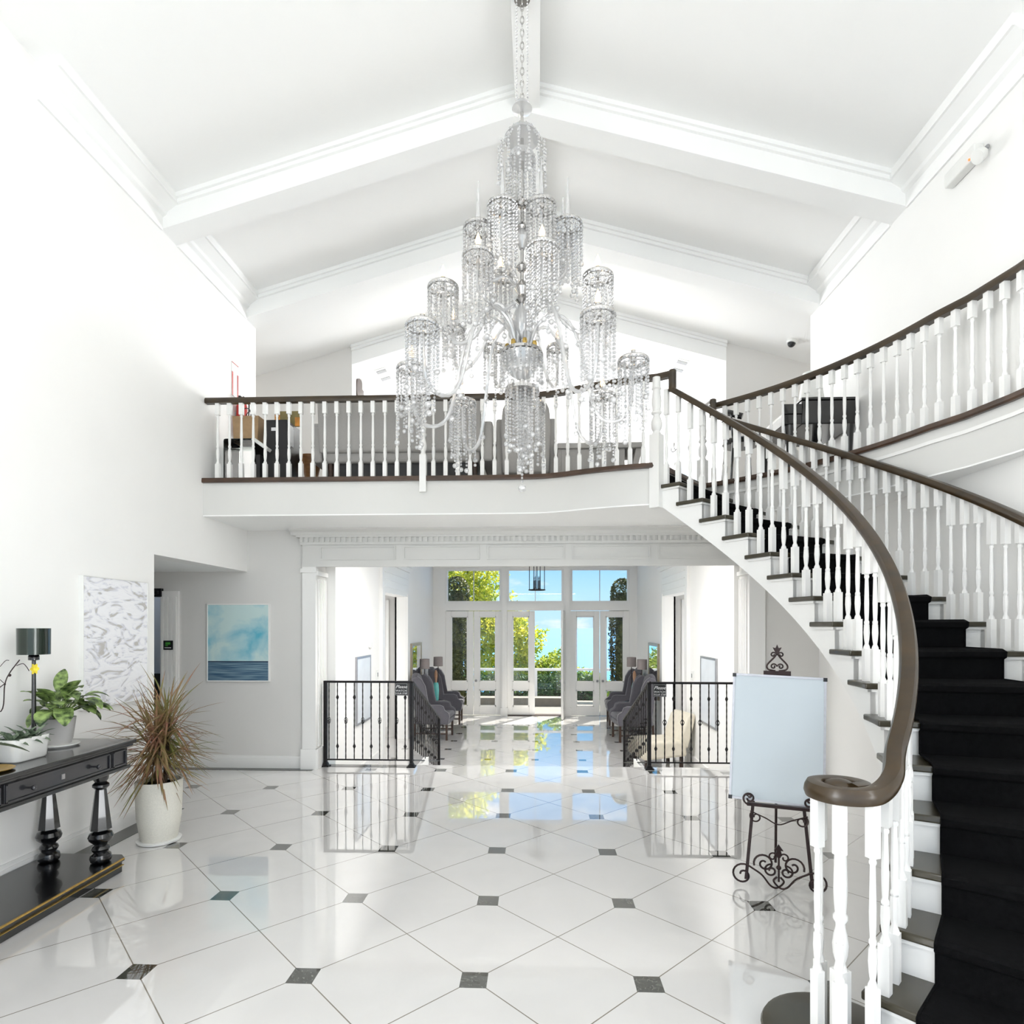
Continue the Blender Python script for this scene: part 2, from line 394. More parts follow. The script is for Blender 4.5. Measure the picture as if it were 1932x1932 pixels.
# marble border strips along the walls
struct(MB().box(-4.52, -2.64, 6.93, 7.05, 0, .003).box(2.46, XR, 6.93, 7.05, 0, .003).box(-2.64, -1.5, 7.14, 7.26, 0, .003).build('trim_1', M['marble'], smooth=0))
struct(MB().box(XL + .02, XL + .19, .5, 5.45, 0, .003).build('trim_2', M['marble'], smooth=0))
# ---- main room walls
b = MB()
b.box(XL - .2, XL, YF, -3.4, 0, 5.75).box(XL - .2, XL, -3.4, -.6, 0, .6).box(XL - .2, XL, -3.4, -.6, 4.6, 5.75).box(XL - .2, XL, -.6, 5.3, 0, 5.75).box(XL - .2, XL, 5.3, 7.27, 2.35, 5.75)
struct(b.build('wall_left', M['wall'], smooth=0))
struct(MB().box(XR, XR + .2, YF, -3.4, 0, 5.75).box(XR, XR + .2, -3.4, -.6, 0, .6).box(XR, XR + .2, -3.4, -.6, 4.6, 5.75).box(XR, XR + .2, -.6, 7.27, 0, 5.75).build('wall_right', M['wall'], smooth=0))
b = MB()
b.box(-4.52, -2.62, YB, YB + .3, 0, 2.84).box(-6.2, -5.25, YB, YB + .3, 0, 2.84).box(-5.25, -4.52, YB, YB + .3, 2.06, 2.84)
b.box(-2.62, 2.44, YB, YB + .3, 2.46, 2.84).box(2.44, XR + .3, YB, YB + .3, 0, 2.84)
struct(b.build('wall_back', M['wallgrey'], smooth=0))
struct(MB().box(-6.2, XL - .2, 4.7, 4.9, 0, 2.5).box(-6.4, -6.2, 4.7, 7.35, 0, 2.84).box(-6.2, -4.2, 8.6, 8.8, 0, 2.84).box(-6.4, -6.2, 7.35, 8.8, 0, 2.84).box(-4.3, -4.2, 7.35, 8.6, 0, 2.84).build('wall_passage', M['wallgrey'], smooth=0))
struct(MB().box(-6.2, XL - .2, 4.7, 7.05, 2.35, 2.45).build('ceiling_passage', M['ceil'], smooth=0))
struct(MB().box(-6.2, -4.2, 7.35, 8.6, -.1, 0).build('floor_passage', M['floor'], smooth=0))
# front wall with a wide window, behind the lens
b = MB().box(XL - .2, XR + .2, YF - .2, YF, 0, .25)
b.box(XL - .2, -3.0, YF - .2, YF, .25, 5.75).box(2.85, XR + .2, YF - .2, YF, .25, 5.75)
b.prism([(XL - .2, 4.6), (XR + .2, 4.6), (XR + .2, zc_(XR + .2)), (RX, 6.58), (XL - .2, zc_(XL - .2))], YF - .2, YF, 'y')
struct(b.build('wall_front', M['wall'], smooth=0))
b = MB()
for i in range(6): x = -3.0 + 5.77 * i / 5; b.box(x, x + .08, YF - .15, YF - .05, .25, 4.6)
for z in (.25, 2.5, 4.52): b.box(-3.0, 2.85, YF - .15, YF - .05, z, z + .08)
w = struct(b.build('window_1', M['trim'], smooth=0)); MB().box(-3.0, 2.85, YF - .105, YF - .095, .25, 4.6).build('pane', M['pane'], w, smooth=0)
for nm, xa in (('window_9', XL - .15), ('window_10', XR + .05)):  # side windows added behind the lens to let in light
    b = MB()
    for i in range(4): y = -3.4 + 2.73 * i / 3; b.box(xa, xa + .1, y, y + .07, .6, 4.6)
    for z in (.6, 2.6, 4.53): b.box(xa, xa + .1, -3.4, -.6, z, z + .07)
    w = struct(b.build(nm, M['trim'], smooth=0)); MB().box(xa + .045, xa + .055, -3.4, -.6, .6, 4.6).build('pane', M['pane'], w, smooth=0)
# ---- gable ceiling, ridge beam, rafters
b = MB()
for s_ in (-1, 1):
    x = RX + s_ * 5.1
    b.prism([(RX, 6.58), (x, zc_(x)), (x, zc_(x) + .12), (RX, 6.70)][::s_], YF - .2, 15.2, 'y')
struct(b.build('ceiling', M['ceil'], smooth=0))
struct(MB().box(RX - .11, RX + .11, YF, 8.75, 6.36, 6.62).build('trim_3', M['ceil'], smooth=0))
def rafter(name, y0, y1, xl, xr, d=.25, crown=True):
    b = MB()
    for x in (xl, xr):
        P = [(RX, 6.60), (x, zc_(x) + .02), (x, zc_(x) - d), (RX, 6.58 - d)]
        b.prism(P if x < RX else P[::-1], y0, y1, 'y')
        if crown:
            for k, (h, q) in enumerate(((.075, .03), (.04, .055))):
                P = [(RX, 6.60), (x, zc_(x) + .02), (x, zc_(x) - h), (RX, 6.58 - h)]
                b.prism(P if x < RX else P[::-1], y0 - q, y0, 'y')
    return struct(b.build(name, M['ceil'], smooth=0))
for y in (-2.7, -1.08, .54, 5.40): rafter('ceiling_beam', y, y + .24, XL, XR)
rafter('ceiling_beam', 7.0, 7.25, XL, XR)
# crown mouldings where the slopes meet the side walls
def crown(name, xw, s_, y0, y1):
    zt = zc_(xw)
    P = [(0, zt - .26), (.018, zt - .26), (.018, zt - .14), (.05, zt - .12), (.06, zt - .09), (.15, zt - .03), (.17, zt - .03), (.17, zt + .06), (0, zt + .02)]
    P = [(xw + s_ * u, z) for u, z in P]
    return struct(MB().prism(P if s_ < 0 else P[::-1], y0, y1, 'y').build(name, M['ceil'], smooth=0))
ys = [-4.0, -2.7, -1.08, .54, 2.16, 3.78, 5.40, 7.0]
for i in (5, 6):
    y0 = ys[i] + (.24 if i else 0)
    crown('trim_4', XL, 1, y0, ys[i + 1]); crown('trim_5', XR, -1, y0, ys[i + 1])
# ---- loft: slab, brown nosing, walls, room beyond
CX, CY, RI, RO, A12, DA = -.122, 3.998, 2.10, 3.20, .2711, .1107
def ang(k): return A12 + DA * (k - 12)
def tz(k): return -.12 + .1849 * k
def pol(r, a, z=0): return Vector((CX + r * math.cos(a), CY + r * math.sin(a), z))
balc = spline([(-.5, 6.1, 0), (0, 6.08, 0), (.25, 6.01, 0), (.452, 5.91, 0), (.70, 5.81, 0), (.94, 5.735, 0), (1.125, 5.69, 0)], 4)
balc = [Vector((XL, 6.1, 0))] + balc
aT = ang(18)
gal = [pol(RO, aT - i * (aT - .22) / 14) for i in range(15)] + [Vector((3.09, 4.45, 0)), Vector((3.15, 4.1, 0)), Vector((3.175, 3.7, 0)), Vector((3.18, 3.2, 0)), Vector((3.18, 2.6, 0))]
land = [pol(RI, aT), pol(RO, aT)]
out = [(p.x, p.y) for p in balc + land[1:] + gal[1:]] + [(XR, 2.6), (XR, 7.27), (5.1, 7.27), (5.1, 8.95), (-5.1, 8.95), (-5.1, 7.27), (XL, 7.27)]
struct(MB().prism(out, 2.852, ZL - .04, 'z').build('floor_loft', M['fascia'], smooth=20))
struct(MB().prism(out, 2.84, 2.852, 'z').build('ceiling_balcony', M['ceil'], smooth=20))
struct(MB().prism(out, ZL - .04, ZL, 'z').build('floor_loft_boards', M['sofafab'], smooth=20))
PN = [(-.012, -.045), (.028, -.045), (.034, -.03), (.028, .003), (-.012, .003)]
b = MB(); b.sweep([p + Vector((0, 0, ZL)) for p in balc], PN); b.sweep([p + Vector((0, 0, ZL)) for p in land], PN); b.sweep([p + Vector((0, 0, ZL)) for p in gal], PN)
struct(b.build('trim_6', M['nosing'], smooth=30))
b = MB()
b.sweep([p + Vector((0, 0, ZL - .13)) for p in gal], [(-.01, -.015), (.012, -.015), (.012, .012), (-.01, .012)])
struct(b.build('trim_7', M['trim'], smooth=30))
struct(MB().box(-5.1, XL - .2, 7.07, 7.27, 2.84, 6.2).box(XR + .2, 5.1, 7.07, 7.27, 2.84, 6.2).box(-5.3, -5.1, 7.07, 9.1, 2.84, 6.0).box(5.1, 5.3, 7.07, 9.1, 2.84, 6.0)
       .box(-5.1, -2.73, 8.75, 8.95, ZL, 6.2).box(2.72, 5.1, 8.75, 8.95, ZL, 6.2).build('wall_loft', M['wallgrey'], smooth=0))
rafter('ceiling_beam', 8.74, 8.97, -2.73, 2.72, .27)
struct(MB().box(-2.9, 2.9, 8.95, 15, 3.14, ZL).build('floor_upper_room', M['sofafab'], smooth=0))
b = MB()
for s_ in (-1, 1):
    x0, x1 = sorted((s_ * 2.9, s_ * 3.1))
    b.box(x0, x1, 8.95, 10.6, ZL, 6.0).box(x0, x1, 14.2, 15.2, ZL, 6.0).box(x0, x1, 10.6, 14.2, ZL, 3.6).box(x0, x1, 10.6, 14.2, 5.2, 6.0)
b.box(-3.1, 3.1, 15, 15.2, ZL, 3.5).prism([(-3.1, 5.4), (3.1, 5.4), (3.1, zc_(3.1)), (RX, 6.58), (-3.1, zc_(-3.1))], 15, 15.2, 'y').box(-3.1, -2.3, 15, 15.2, 3.5, 5.4).box(2.3, 3.1, 15, 15.2, 3.5, 5.4)
struct(b.build('wall_upper_room', M['wall'], smooth=0))
for i, (x0, x1, y0, y1) in enumerate(((-3.05, -2.95, 10.6, 14.2), (2.95, 3.05, 10.6, 14.2))):
    b = MB()
    for k in range(4): y = y0 + (y1 - y0 - .07) * k / 3; b.box(x0, x1, y, y + .07, 3.6, 5.2)
    for z in (3.6, 5.13): b.box(x0, x1, y0, y1, z, z + .07)
    w = struct(b.build('window_%d' % (2 + i), M['trim'], smooth=0)); MB().box((x0 + x1) / 2 - .004, (x0 + x1) / 2 + .004, y0, y1, 3.6, 5.2).build('pane', M['pane'], w, smooth=0)
b = MB()
for k in range(4): x = -2.3 + 4.53 * k / 3; b.box(x, x + .07, 15.05, 15.15, 3.5, 5.4)
for z in (3.5, 4.45, 5.33): b.box(-2.3, 2.3, 15.05, 15.15, z, z + .07)
w = struct(b.build('window_4', M['trim'], smooth=0)); MB().box(-2.3, 2.3, 15.096, 15.104, 3.5, 5.4).build('pane', M['pane'], w, smooth=0)
b = MB()                                           # white boarding of the upper room's back wall
for k in range(9): b.box(-2.9, 2.9, 14.985, 15.0, 3.3 + k * .02, 3.305 + k * .02)
# ---- baseboards
def skirt(name, x0, x1, y0, y1, m='trim', h=.15):
    b = MB().box(x0, x1, y0, y1, 0, h * .8)
    if x1 - x0 > y1 - y0: b.box(x0, x1, y0 + .008, y1, h * .8, h)
    else: b.box(min(x0, x1), x1 - .008, y0, y1, h * .8, h)
    return struct(b.build(name, M[m], smooth=0))
skirt('baseboard_left', XL, XL + .022, YF, 5.3); skirt('baseboard_back', -4.3, -2.8, YB - .022, YB); skirt('baseboard_right', 2.62, XR, YB - .022, YB)
# ---- opening to the hall: pilasters, entablature with dentils, panels
def pilaster(name, x0, x1, inner):
    b = MB().box(x0, x1, YB - .05, YB, 0, 2.40).box(x0 - .015, x1 + .015, YB - .07, YB, 0, .24).box(x0 - .015, x1 + .015, YB - .075, YB, 2.33, 2.38)
    xi = x1 if inner > 0 else x0
    n = 5
    for k in range(n):                                # fluting on the reveal
        y = YB + .02 + k * .055; b.box(min(xi, xi + inner * .016), max(xi, xi + inner * .016), y, y + .03, .26, 2.26)
    b.box(min(xi, xi + inner * .03), max(xi, xi + inner * .03), YB - .05, YB + .3, 0, .24).box(min(xi, xi + inner * .03), max(xi, xi + inner * .03), YB - .05, YB + .3, 2.30, 2.35)
    return struct(b.build(name, M['trim'], smooth=0))
pilaster('trim_8', -2.78, -2.62, 1); pilaster('trim_9', 2.44, 2.62, -1)
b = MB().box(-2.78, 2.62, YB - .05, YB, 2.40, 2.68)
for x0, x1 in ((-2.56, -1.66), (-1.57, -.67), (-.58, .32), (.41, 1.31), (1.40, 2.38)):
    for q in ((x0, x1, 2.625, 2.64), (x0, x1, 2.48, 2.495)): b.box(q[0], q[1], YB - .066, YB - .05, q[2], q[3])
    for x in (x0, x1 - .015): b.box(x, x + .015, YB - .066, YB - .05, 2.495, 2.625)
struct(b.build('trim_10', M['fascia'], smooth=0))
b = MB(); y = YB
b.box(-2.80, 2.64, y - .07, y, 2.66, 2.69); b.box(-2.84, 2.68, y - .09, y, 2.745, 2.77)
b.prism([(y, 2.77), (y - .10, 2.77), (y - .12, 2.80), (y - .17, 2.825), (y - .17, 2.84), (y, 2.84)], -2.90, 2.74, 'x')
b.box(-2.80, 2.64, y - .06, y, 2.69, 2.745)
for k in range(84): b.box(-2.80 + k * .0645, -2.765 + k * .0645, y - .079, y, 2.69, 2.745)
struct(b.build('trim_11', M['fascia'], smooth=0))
# passage casing: fluted
b = MB().box(-4.52, -4.30, YB - .03, YB, 0, 2.12)
for k in range(4): b.box(-4.50 + k * .05, -4.47 + k * .05, YB - .045, YB - .03, .2, 2.05)
struct(b.build('trim_12', M['trim'], smooth=0))
# ---- sunken hall
HL, HR, HY = -2.5, 2.38, 14.35
b = MB()
for x0, x1 in ((HL - .2, HL), (HR, HR + .2)):
    b.box(x0, x1, 7.35, 9.6, HZ, 3.12).box(x0, x1, 11.3, HY, HZ, 3.12).box(x0, x1, 9.6, 11.3, 2.25, 3.12)
struct(b.build('wall_hall', M['wall'], smooth=0))
struct(MB().box(HL - 1.3, HR + 1.3, 8.95, HY + .2, 3.12, 3.2).build('ceiling_hall', M['ceil'], smooth=0))
b = MB()
b.box(HL - 1.3, HL - 1.1, 9.2, 11.7, HZ, 3.12).box(HL - 1.1, HL - .2, 9.2, 9.4, HZ, 3.12).box(HL - 1.1, HL - .2, 11.5, 11.7, HZ, 3.12)
b.box(HR + .2, HR + 1.1, 9.2, 9.4, HZ, 3.12).box(HR + .2, HR + 1.1, 11.5, 11.7, HZ, 3.12)
b.box(HR + 1.1, HR + 1.3, 9.2, 10.9, HZ, 3.12).box(HR + 1.1, HR + 1.3, 11.4, 11.7, HZ, 3.12).box(HR + 1.1, HR + 1.3, 10.9, 11.4, HZ, .1).box(HR + 1.1, HR + 1.3, 10.9, 11.4, 2.3, 3.12)
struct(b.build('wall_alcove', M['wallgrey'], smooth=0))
b = MB()
for z in (.1, .65, 1.2, 1.75, 2.27): b.box(HR + 1.16, HR + 1.2, 10.9, 11.4, z, z + .03)
for yy in (10.9, 11.37): b.box(HR + 1.16, HR + 1.2, yy, yy + .03, .1, 2.3)
w = struct(b.build('window_5', M['trim'], smooth=0)); MB().box(HR + 1.176, HR + 1.184, 10.9, 11.4, .1, 2.3).build('pane', M['pane'], w, smooth=0)
for s_, xw, nm in ((1, HL, 'trim_13'), (-1, HR, 'trim_14')):
    b = MB()
    X = lambda u: xw + s_ * u
    def bx(u0, u1, *r): b.box(min(X(u0), X(u1)), max(X(u0), X(u1)), *r)
    bx(0, .05, 9.45, 9.6, HZ, 2.3); bx(0, .05, 11.3, 11.45, HZ, 2.3)
    bx(0, .04, 9.47, 11.43, 2.25, 2.8); bx(0, .12, 9.4, 11.5, 2.8, 2.9); bx(0, .07, 9.42, 11.48, 2.72, 2.8)
    for z in (2.34, 2.46, 2.58): bx(.04, .055, 9.6, 11.3, z, z + .012)
    bx(-.2, -.17, 11.3, 11.5, HZ, 2.25)
    for k in range(7): bx(-.42 - k * .1, -.36 - k * .1, 11.47, 11.5, HZ + .2, 2.2)
    struct(b.build(nm, M['trim'], smooth=0))
b = MB()
for x0, x1 in ((HL, HL + .025), (HR - .025, HR)):
    b.box(x0, x1, 7.35, 9.45, HZ, HZ + .18).box(x0, x1, 11.45, HY, HZ, HZ + .18)
struct(b.build('baseboard_hall', M['trim'], smooth=0))
# knee walls beside the steps
struct(MB().box(-2.5, -1.52, 7.28, 7.34, HZ, -.1).box(1.34, 2.38, 7.28, 7.34, HZ, -.1).box(-1.55, -1.49, 7.28, 8.2, HZ, -.1).box(1.31, 1.37, 7.28, 8.2, HZ, -.1).build('trim_15', M['trim'], smooth=0))
# ---- glazed end wall of the hall
U = [(-2.20, -.85), (-.72, .64), (.80, 2.20)]
b = MB().box(HL - .2, U[0][0], HY, HY + .16, HZ, 3.12).box(U[2][1], HR + .2, HY, HY + .16, HZ, 3.12)
b.box(HL, HR, HY - .012, HY + .16, 3.06, 3.12)
for a, c in ((U[0][1], U[1][0]), (U[1][1], U[2][0])):
    b.box(a, c, HY - .05, HY + .16, HZ, 3.06).box(a + .03, c - .03, HY - .08, HY, HZ + .2, 3.0).box(a - .02, c + .02, HY - .08, HY, HZ, HZ + .2)
b.box(HL, HR, HY - .022, HY + .16, 2.07, 2.24).box(HL, HR, HY - .04, HY, 2.12, 2.19)
struct(b.build('wall_glazed', M['trim'], smooth=0))
def sash(name, x0, x1):
    m = (x0 + x1) / 2; b = MB()
    b.box(x0, x1, HY + .03, HY + .12, 2.24, 2.30).box(x0, x1, HY + .03, HY + .12, 3.03, 3.09).box(x0, x0 + .05, HY + .03, HY + .12, 2.30, 3.03).box(x1 - .05, x1, HY + .03, HY + .12, 2.30, 3.03)
    w = struct(b.build(name, M['trim'], smooth=0))
    MB().box(m - .008, m + .008, HY + .05, HY + .1, 2.30, 3.03).build('glazing_bar', M['alu'], w, smooth=0)
    MB().box(x0 + .05, x1 - .05, HY + .07, HY + .078, 2.30, 3.03).build('pane', M['pane'], w, smooth=0)
for i, (a, c) in enumerate(U): sash('window_%d' % (6 + i), a, c)
def door(name, x0, x1, handle, rot=0, hinge=None):
    """glazed door: tall upper pane, small lower pane"""
    W = x1 - x0; L, st = W, .135
    b = MB().box(0, st, 0, .05, 0, 2.50).box(L - st, L, 0, .05, 0, 2.50).box(st, L - st, 0, .05, 0, .21).box(st, L - st, 0, .05, .61, .80).box(st, L - st, 0, .05, 2.37, 2.50)
    o = b.build(name, M['trim'], None, smooth=0, bevel=.006); struct(o)
    o.location = (x0 if hinge is None else hinge, HY + .04, HZ + .01); o.rotation_euler = (0, 0, rot)
    b = MB()
    for z0, z1 in ((.21, .61), (.80, 2.37)):
        b.box(st, L - st, -.012, 0, z0, z0 + .025).box(st, L - st, -.012, 0, z1 - .025, z1).box(st, st + .025, -.012, 0, z0, z1).box(L - st - .025, L - st, -.012, 0, z0, z1)
    b.build('glazing_bead', M['trim'], o, smooth=0)
    MB().box(st, L - st, .021, .029, .21, .61).box(st, L - st, .021, .029, .80, 2.37).build('pane', M['pane'], o, smooth=0)
    if handle:
        x = .06 if handle < 0 else L - .06
        MB().tube([(x, 0, .83), (x, -.05, .83)], .012).ball((x, -.06, .83), .03, 10, 8).build('door_handle', M['greymetal'], o)
    return o
door('door_1', -2.20, -1.53, 0); door('door_2', -1.52, -.85, -1)
door('door_3', -.72, -.05, 0)
o = door('door_4', -.05, .62, -1, rot=math.radians(-97), hinge=.625); o.location = (.63, HY + .02, HZ + .01)
door('door_5', .80, 1.495, 1); door('door_6', 1.505, 2.20, -1)
struct(MB().box(-.72, .64, HY - .02, HY + .2, HZ, HZ + .02).build('trim_16', M['darkwood'], smooth=0))
# ---- outdoors
struct(MB().box(-8, 8, HY + .16, 17.6, HZ - .2, HZ - .03).build('terrace', M['stone'], smooth=0))
mw = mat('sea_water', (76, 152, 214), .5, var=.06, scale=.002, spec=.3)
struct(MB().box(-9000, 9000, 60, 16000, -60.2, -60).build('sea', mw, smooth=0))
# ================================================================== staircase
st = thing('curved_staircase', 'curved staircase of dark treads and white risers sweeping up to the balcony', 'staircase', (CX + 2.6, CY, 0))
OV = .014
def sector(b, r0, r1, a0, a1, z0, z1, n=4):
    A = [a0 + (a1 - a0) * i / n for i in range(n + 1)]
    b.prism([tuple(pol(r1, a).xy) for a in A] + [tuple(pol(r0, a).xy) for a in reversed(A)], z0, z1)
for k in range(1, 18):
    b = MB()
    if k == 1:
        sector(b, RI, RO, ang(1), ang(2) + .02, .03, .065)
        c = (1.20, 2.47); b.lathe([(.25, .03), (.27, .036), (.277, .048), (.27, .06), (.25, .065)], (c[0], c[1], 0), 40)
    else:
        sector(b, RI, RO, ang(k), ang(k + 1) + .02, tz(k) - .035, tz(k))
    td = b.build('tread', M['tread'], st, world=True, bevel=.008 if k > 1 else 0)
    if k > 1:
        b = MB(); sector(b, RI + .015, RI + .036, ang(k) + .006, ang(k + 1) + .01, tz(k) - .052, tz(k) - .035, 4); b.build('tread_moulding', M['white'], td, smooth=20, world=True)
    b = MB(); z0 = max(0, tz(k - 1)) if k > 1 else 0
    sector(b, RI + .035, RO - .035, ang(k) + OV, ang(k) + OV + .008, z0, (tz(k) - .035) if k > 1 else .03, 1)
    if k == 1: b.lathe([(.245, 0), (.245, .03)], (1.20, 2.47, 0), 40)
    # cove moulding below the nosing
    if k > 1: sector(b, RI + .015, RO - .015, ang(k) + .006, ang(k) + .02, tz(k) - .052, tz(k) - .035, 1)
    b.build('riser', M['white'], st, smooth=30, world=True)
def zb(a): return max(0, tz((a - A12) / DA + 12) - .36)
def stringer(r0, r1, nm):
    b = MB()
    for k in range(1, 18):
        n = 5; a0, a1 = ang(k) + OV, ang(k + 1) + OV + (.03 if k == 17 else 0); top = (tz(k) - .035) if k > 1 else .03
        for i in range(n):
            p, q = a0 + (a1 - a0) * i / n, a0 + (a1 - a0) * (i + 1) / n
            A, B = pol(r0, p), pol(r0, q); C_, D = pol(r1, p), pol(r1, q)
            zp, zq = min(zb(p), top - .005), min(zb(q), top - .005)
            u = lambda P, z: (P.x, P.y, z)
            b.quad(u(B, zq), u(A, zp), u(A, top), u(B, top)); b.quad(u(C_, zp), u(D, zq), u(D, top), u(C_, top))
            b.quad(u(A, top), u(C_, top), u(D, top), u(B, top)); b.quad(u(A, zp), u(B, zq), u(D, zq), u(C_, zp))
            if i == 0: b.quad(u(A, zp), u(C_, zp), u(C_, top), u(A, top))
            if i == n - 1: b.quad(u(B, zq), u(B, top), u(D, top), u(D, zq))
    return b.build(nm, M['white'], st, smooth=20, world=True)
stringer(RI + .035, RI + .065, 'stringer'); stringer(RO - .065, RO - .035, 'stringer')
b = MB()
N = 110; a0, a1 = ang(1.6), ang(18) + .02
for i in range(N):
    p, q = a0 + (a1 - a0) * i / N, a0 + (a1 - a0) * (i + 1) / N
    if zb(q) <= .0: continue
    rr = [RI + .05, RI + .4, RO - .4, RO - .05]
    for r0, r1 in zip(rr, rr[1:]):
        A, B, C_, D = pol(r0, p, zb(p) + .004), pol(r0, q, zb(q) + .004), pol(r1, q, zb(q) + .004), pol(r1, p, zb(p) + .004)
        b.quad(A, B, C_, D); h = Vector((0, 0, .02)); b.quad(D + h, C_ + h, B + h, A + h)
b.build('soffit', M['white'], st, smooth=60, world=True)
# ---- black carpet runner
R0, R1 = 2.30, 3.0
pr = []
for k in range(1, 18):
    zl = tz(k - 1) + .012 if k > 1 else .004
    pr += [(ang(k) + .002, zl), (ang(k) + .002, tz(k) - .05), (ang(k) - .006, tz(k) - .036), (ang(k) - .008, tz(k) - .004), (ang(k) + .004, tz(k) + .01), (ang(k + 1) + .002, tz(k) + .012)]
pr += [(ang(18) - .006, tz(17) + .02), (ang(18) - .006, ZL - .06)]
b = MB(); n = 7
for (a, z), (a2, z2) in zip(pr, pr[1:]):
    for j in range(n):
        r0, r1 = R0 + (R1 - R0) * j / n, R0 + (R1 - R0) * (j + 1) / n
        b.quad(pol(r0, a, z), pol(r1, a, z), pol(r1, a2, z2), pol(r0, a2, z2))
for r in (R0, R1):                                   # bound edges
    b.tube([pol(r, a, z) for a, z in pr], .006, 5)
tag(b.build('stair_runner', M['carpet'], None, smooth=30), 'black carpet runner climbing the middle of the curved staircase', 'carpet')

# ================================================================== balusters and rails
def baluster_mesh(L, hb, ht, w=.022, nm='baluster'):
    b = MB(); f = lambda r, z: (r * w / .022, z)
    b.box(-w, w, -w, w, 0, hb)
    sh = L - ht
    v0 = hb; v1 = hb + (sh - hb) * .38
    prof = [f(.022, v0 - .004), f(.020, v0 + .012), f(.012, v0 + .03), f(.0165, v0 + .06), f(.0195, v0 + .10), f(.017, v0 + .15), f(.0125, v1 - .04), f(.012, v1 - .028), f(.0165, v1 - .02), f(.0165, v1 - .008), f(.012, v1),
            f(.0145, v1 + .05), f(.0155, v1 + .1), f(.012, sh - .05), f(.0115, sh - .03), f(.016, sh - .022), f(.016, sh - .014), f(.013, sh - .008), f(.021, sh + .006)]
    b.lathe(prof, seg=8, cap=False)
    b.box(-w, w, -w, w, sh, L)
    return b.mesh(nm, M['white'], 40)
def newel(name, par, loc, L, hb, rz=0, w=.045, lo=0):
    b = MB().box(-w, w, -w, w, -lo, hb); b.prism([(-w * .8, 0), (w * .8, 0), (w * .8, .01), (-w * .8, .01)], -w * .8, w * .8, 'y')
    k = w / .045
    b.lathe([(.044 * k, hb - .004), (.034 * k, hb + .02), (.03 * k, hb + .03), (.045 * k, hb + .06), (.05 * k, hb + .10), (.042 * k, hb + .14), (.03 * k, hb + .17), (.03 * k, hb + .185), (.045 * k, hb + .20), (.045 * k, hb + .215), (.034 * k, hb + .225),
             (.040 * k, hb + .27), (.043 * k, hb + .32), (.034 * k, L - .14), (.032 * k, L - .12), (.043 * k, L - .11), (.036 * k, L - .095), (.032 * k, L)], seg=14)
    o = b.build(name, M['white'], par, smooth=40); o.location = loc; o.rotation_euler = (0, 0, rz); return o
RP = [(-.030, -.030), (.030, -.030), (.036, -.012), (.033, .008), (.024, .026), (.0, .032), (-.024, .026), (-.033, .008), (-.036, -.012)]
RAILH = .86
# ---- balcony
bal = thing('balcony_balustrade', 'white balustrade with brown handrail along the front of the balcony', 'balustrade', (-1.2, 6.15, ZL))
def inset(pts, d):
    out = []
    for i, p in enumerate(pts):
        t = (pts[min(i + 1, len(pts) - 1)] - pts[max(i - 1, 0)]).normalized(); out.append(p + Vector((-t.y, t.x, 0)) * d)
    return out
bp = inset(balc, .055)
MB().sweep([p + Vector((0, 0, ZL + RAILH - .03)) for p in bp], RP).build('handrail', M['rail'], bal, world=True)
bm_ = baluster_mesh(RAILH - .055, .165, .125, .0205)
pts = resample(bp, 38)
for i, p in enumerate(pts[1:-1]):
    if abs(p.x + 1.164) < .05: continue
    inst('baluster', bm_, bal, (p.x + 1.2, p.y - 6.15, 0))
newel('newel_post', bal, (-1.164 + 1.2, 6.10 - 6.15, 0), RAILH - .05, .22, 0, .034, .16)
# ---- stair, inner side
sb = thing('stair_balustrade', 'white stair balustrade whose brown handrail curls into a volute at the bottom step', 'balustrade', (1.2, 2.47, .065))
RB = RI + .07
def stair_rail(r, k0, k1, n=90): return [pol(r, ang(k0 + (k1 - k0) * i / n), tz(k0 + (k1 - k0) * i / n) + .80) for i in range(n + 1)]
path = stair_rail(RB, 17.55, 3.2)
vc = Vector((1.215, 2.445)); e_ = pol(RB, ang(2.75), tz(2.75) + .80)
vol = spline([path[-1], e_, Vector((1.395, 2.415, 1.115)), Vector((1.315, 2.35, 1.07)), Vector((1.24, 2.325, 1.055)), Vector((1.15, 2.36, 1.05)), Vector((1.114, 2.44, 1.05)), Vector((1.145, 2.515, 1.05)), Vector((1.22, 2.535, 1.05)), Vector((1.287, 2.50, 1.05)), Vector((1.295, 2.435, 1.05)), Vector((1.235, 2.405, 1.05))], 8)[1:]
MB().sweep(path + vol, [(u * 1.08, w * 1.05) for u, w in RP]).ball((vc.x, vc.y + .02, 1.052), .062, 16, 10, (1, 1, .55)).build('handrail', M['rail'], sb, world=True)
g0 = pol(RB, ang(17.55)); zt = ZL + RAILH - .03
gp = [Vector((bp[-1].x, bp[-1].y, zt)), Vector((g0.x, g0.y, zt))]
b = MB().sweep(gp + [gp[1] + (gp[1] - gp[0]).normalized() * .03], RP)
b.lathe([(.037, tz(17.55) + .775), (.037, zt + .026), (.03, zt + .034)], (g0.x + .015, g0.y - .012, 0), 12)
b.build('gooseneck', M['rail'], sb, world=True)
for k in range(2, 18):
    for q, tt in ((.22, 0), (.72, 1)):
        a = ang(k + q); L = tz(k + q) + .80 - .03 - tz(k)
        if k == 17 and q > .5: L += .0
        key = round(L, 3); me = bpy.data.meshes.get('bal_%.3f_%d' % (key, 0)) or baluster_mesh(key, .2 + .0 * tt, .15 + .09 * tt, .0205, 'bal_%.3f_%d' % (key, 0))
        p = pol(RB, a); inst('baluster', me, sb, (p.x - 1.2, p.y - 2.47, tz(k) - .065), a)
me = baluster_mesh(.965, .26, .21, .0185, 'volute_baluster')
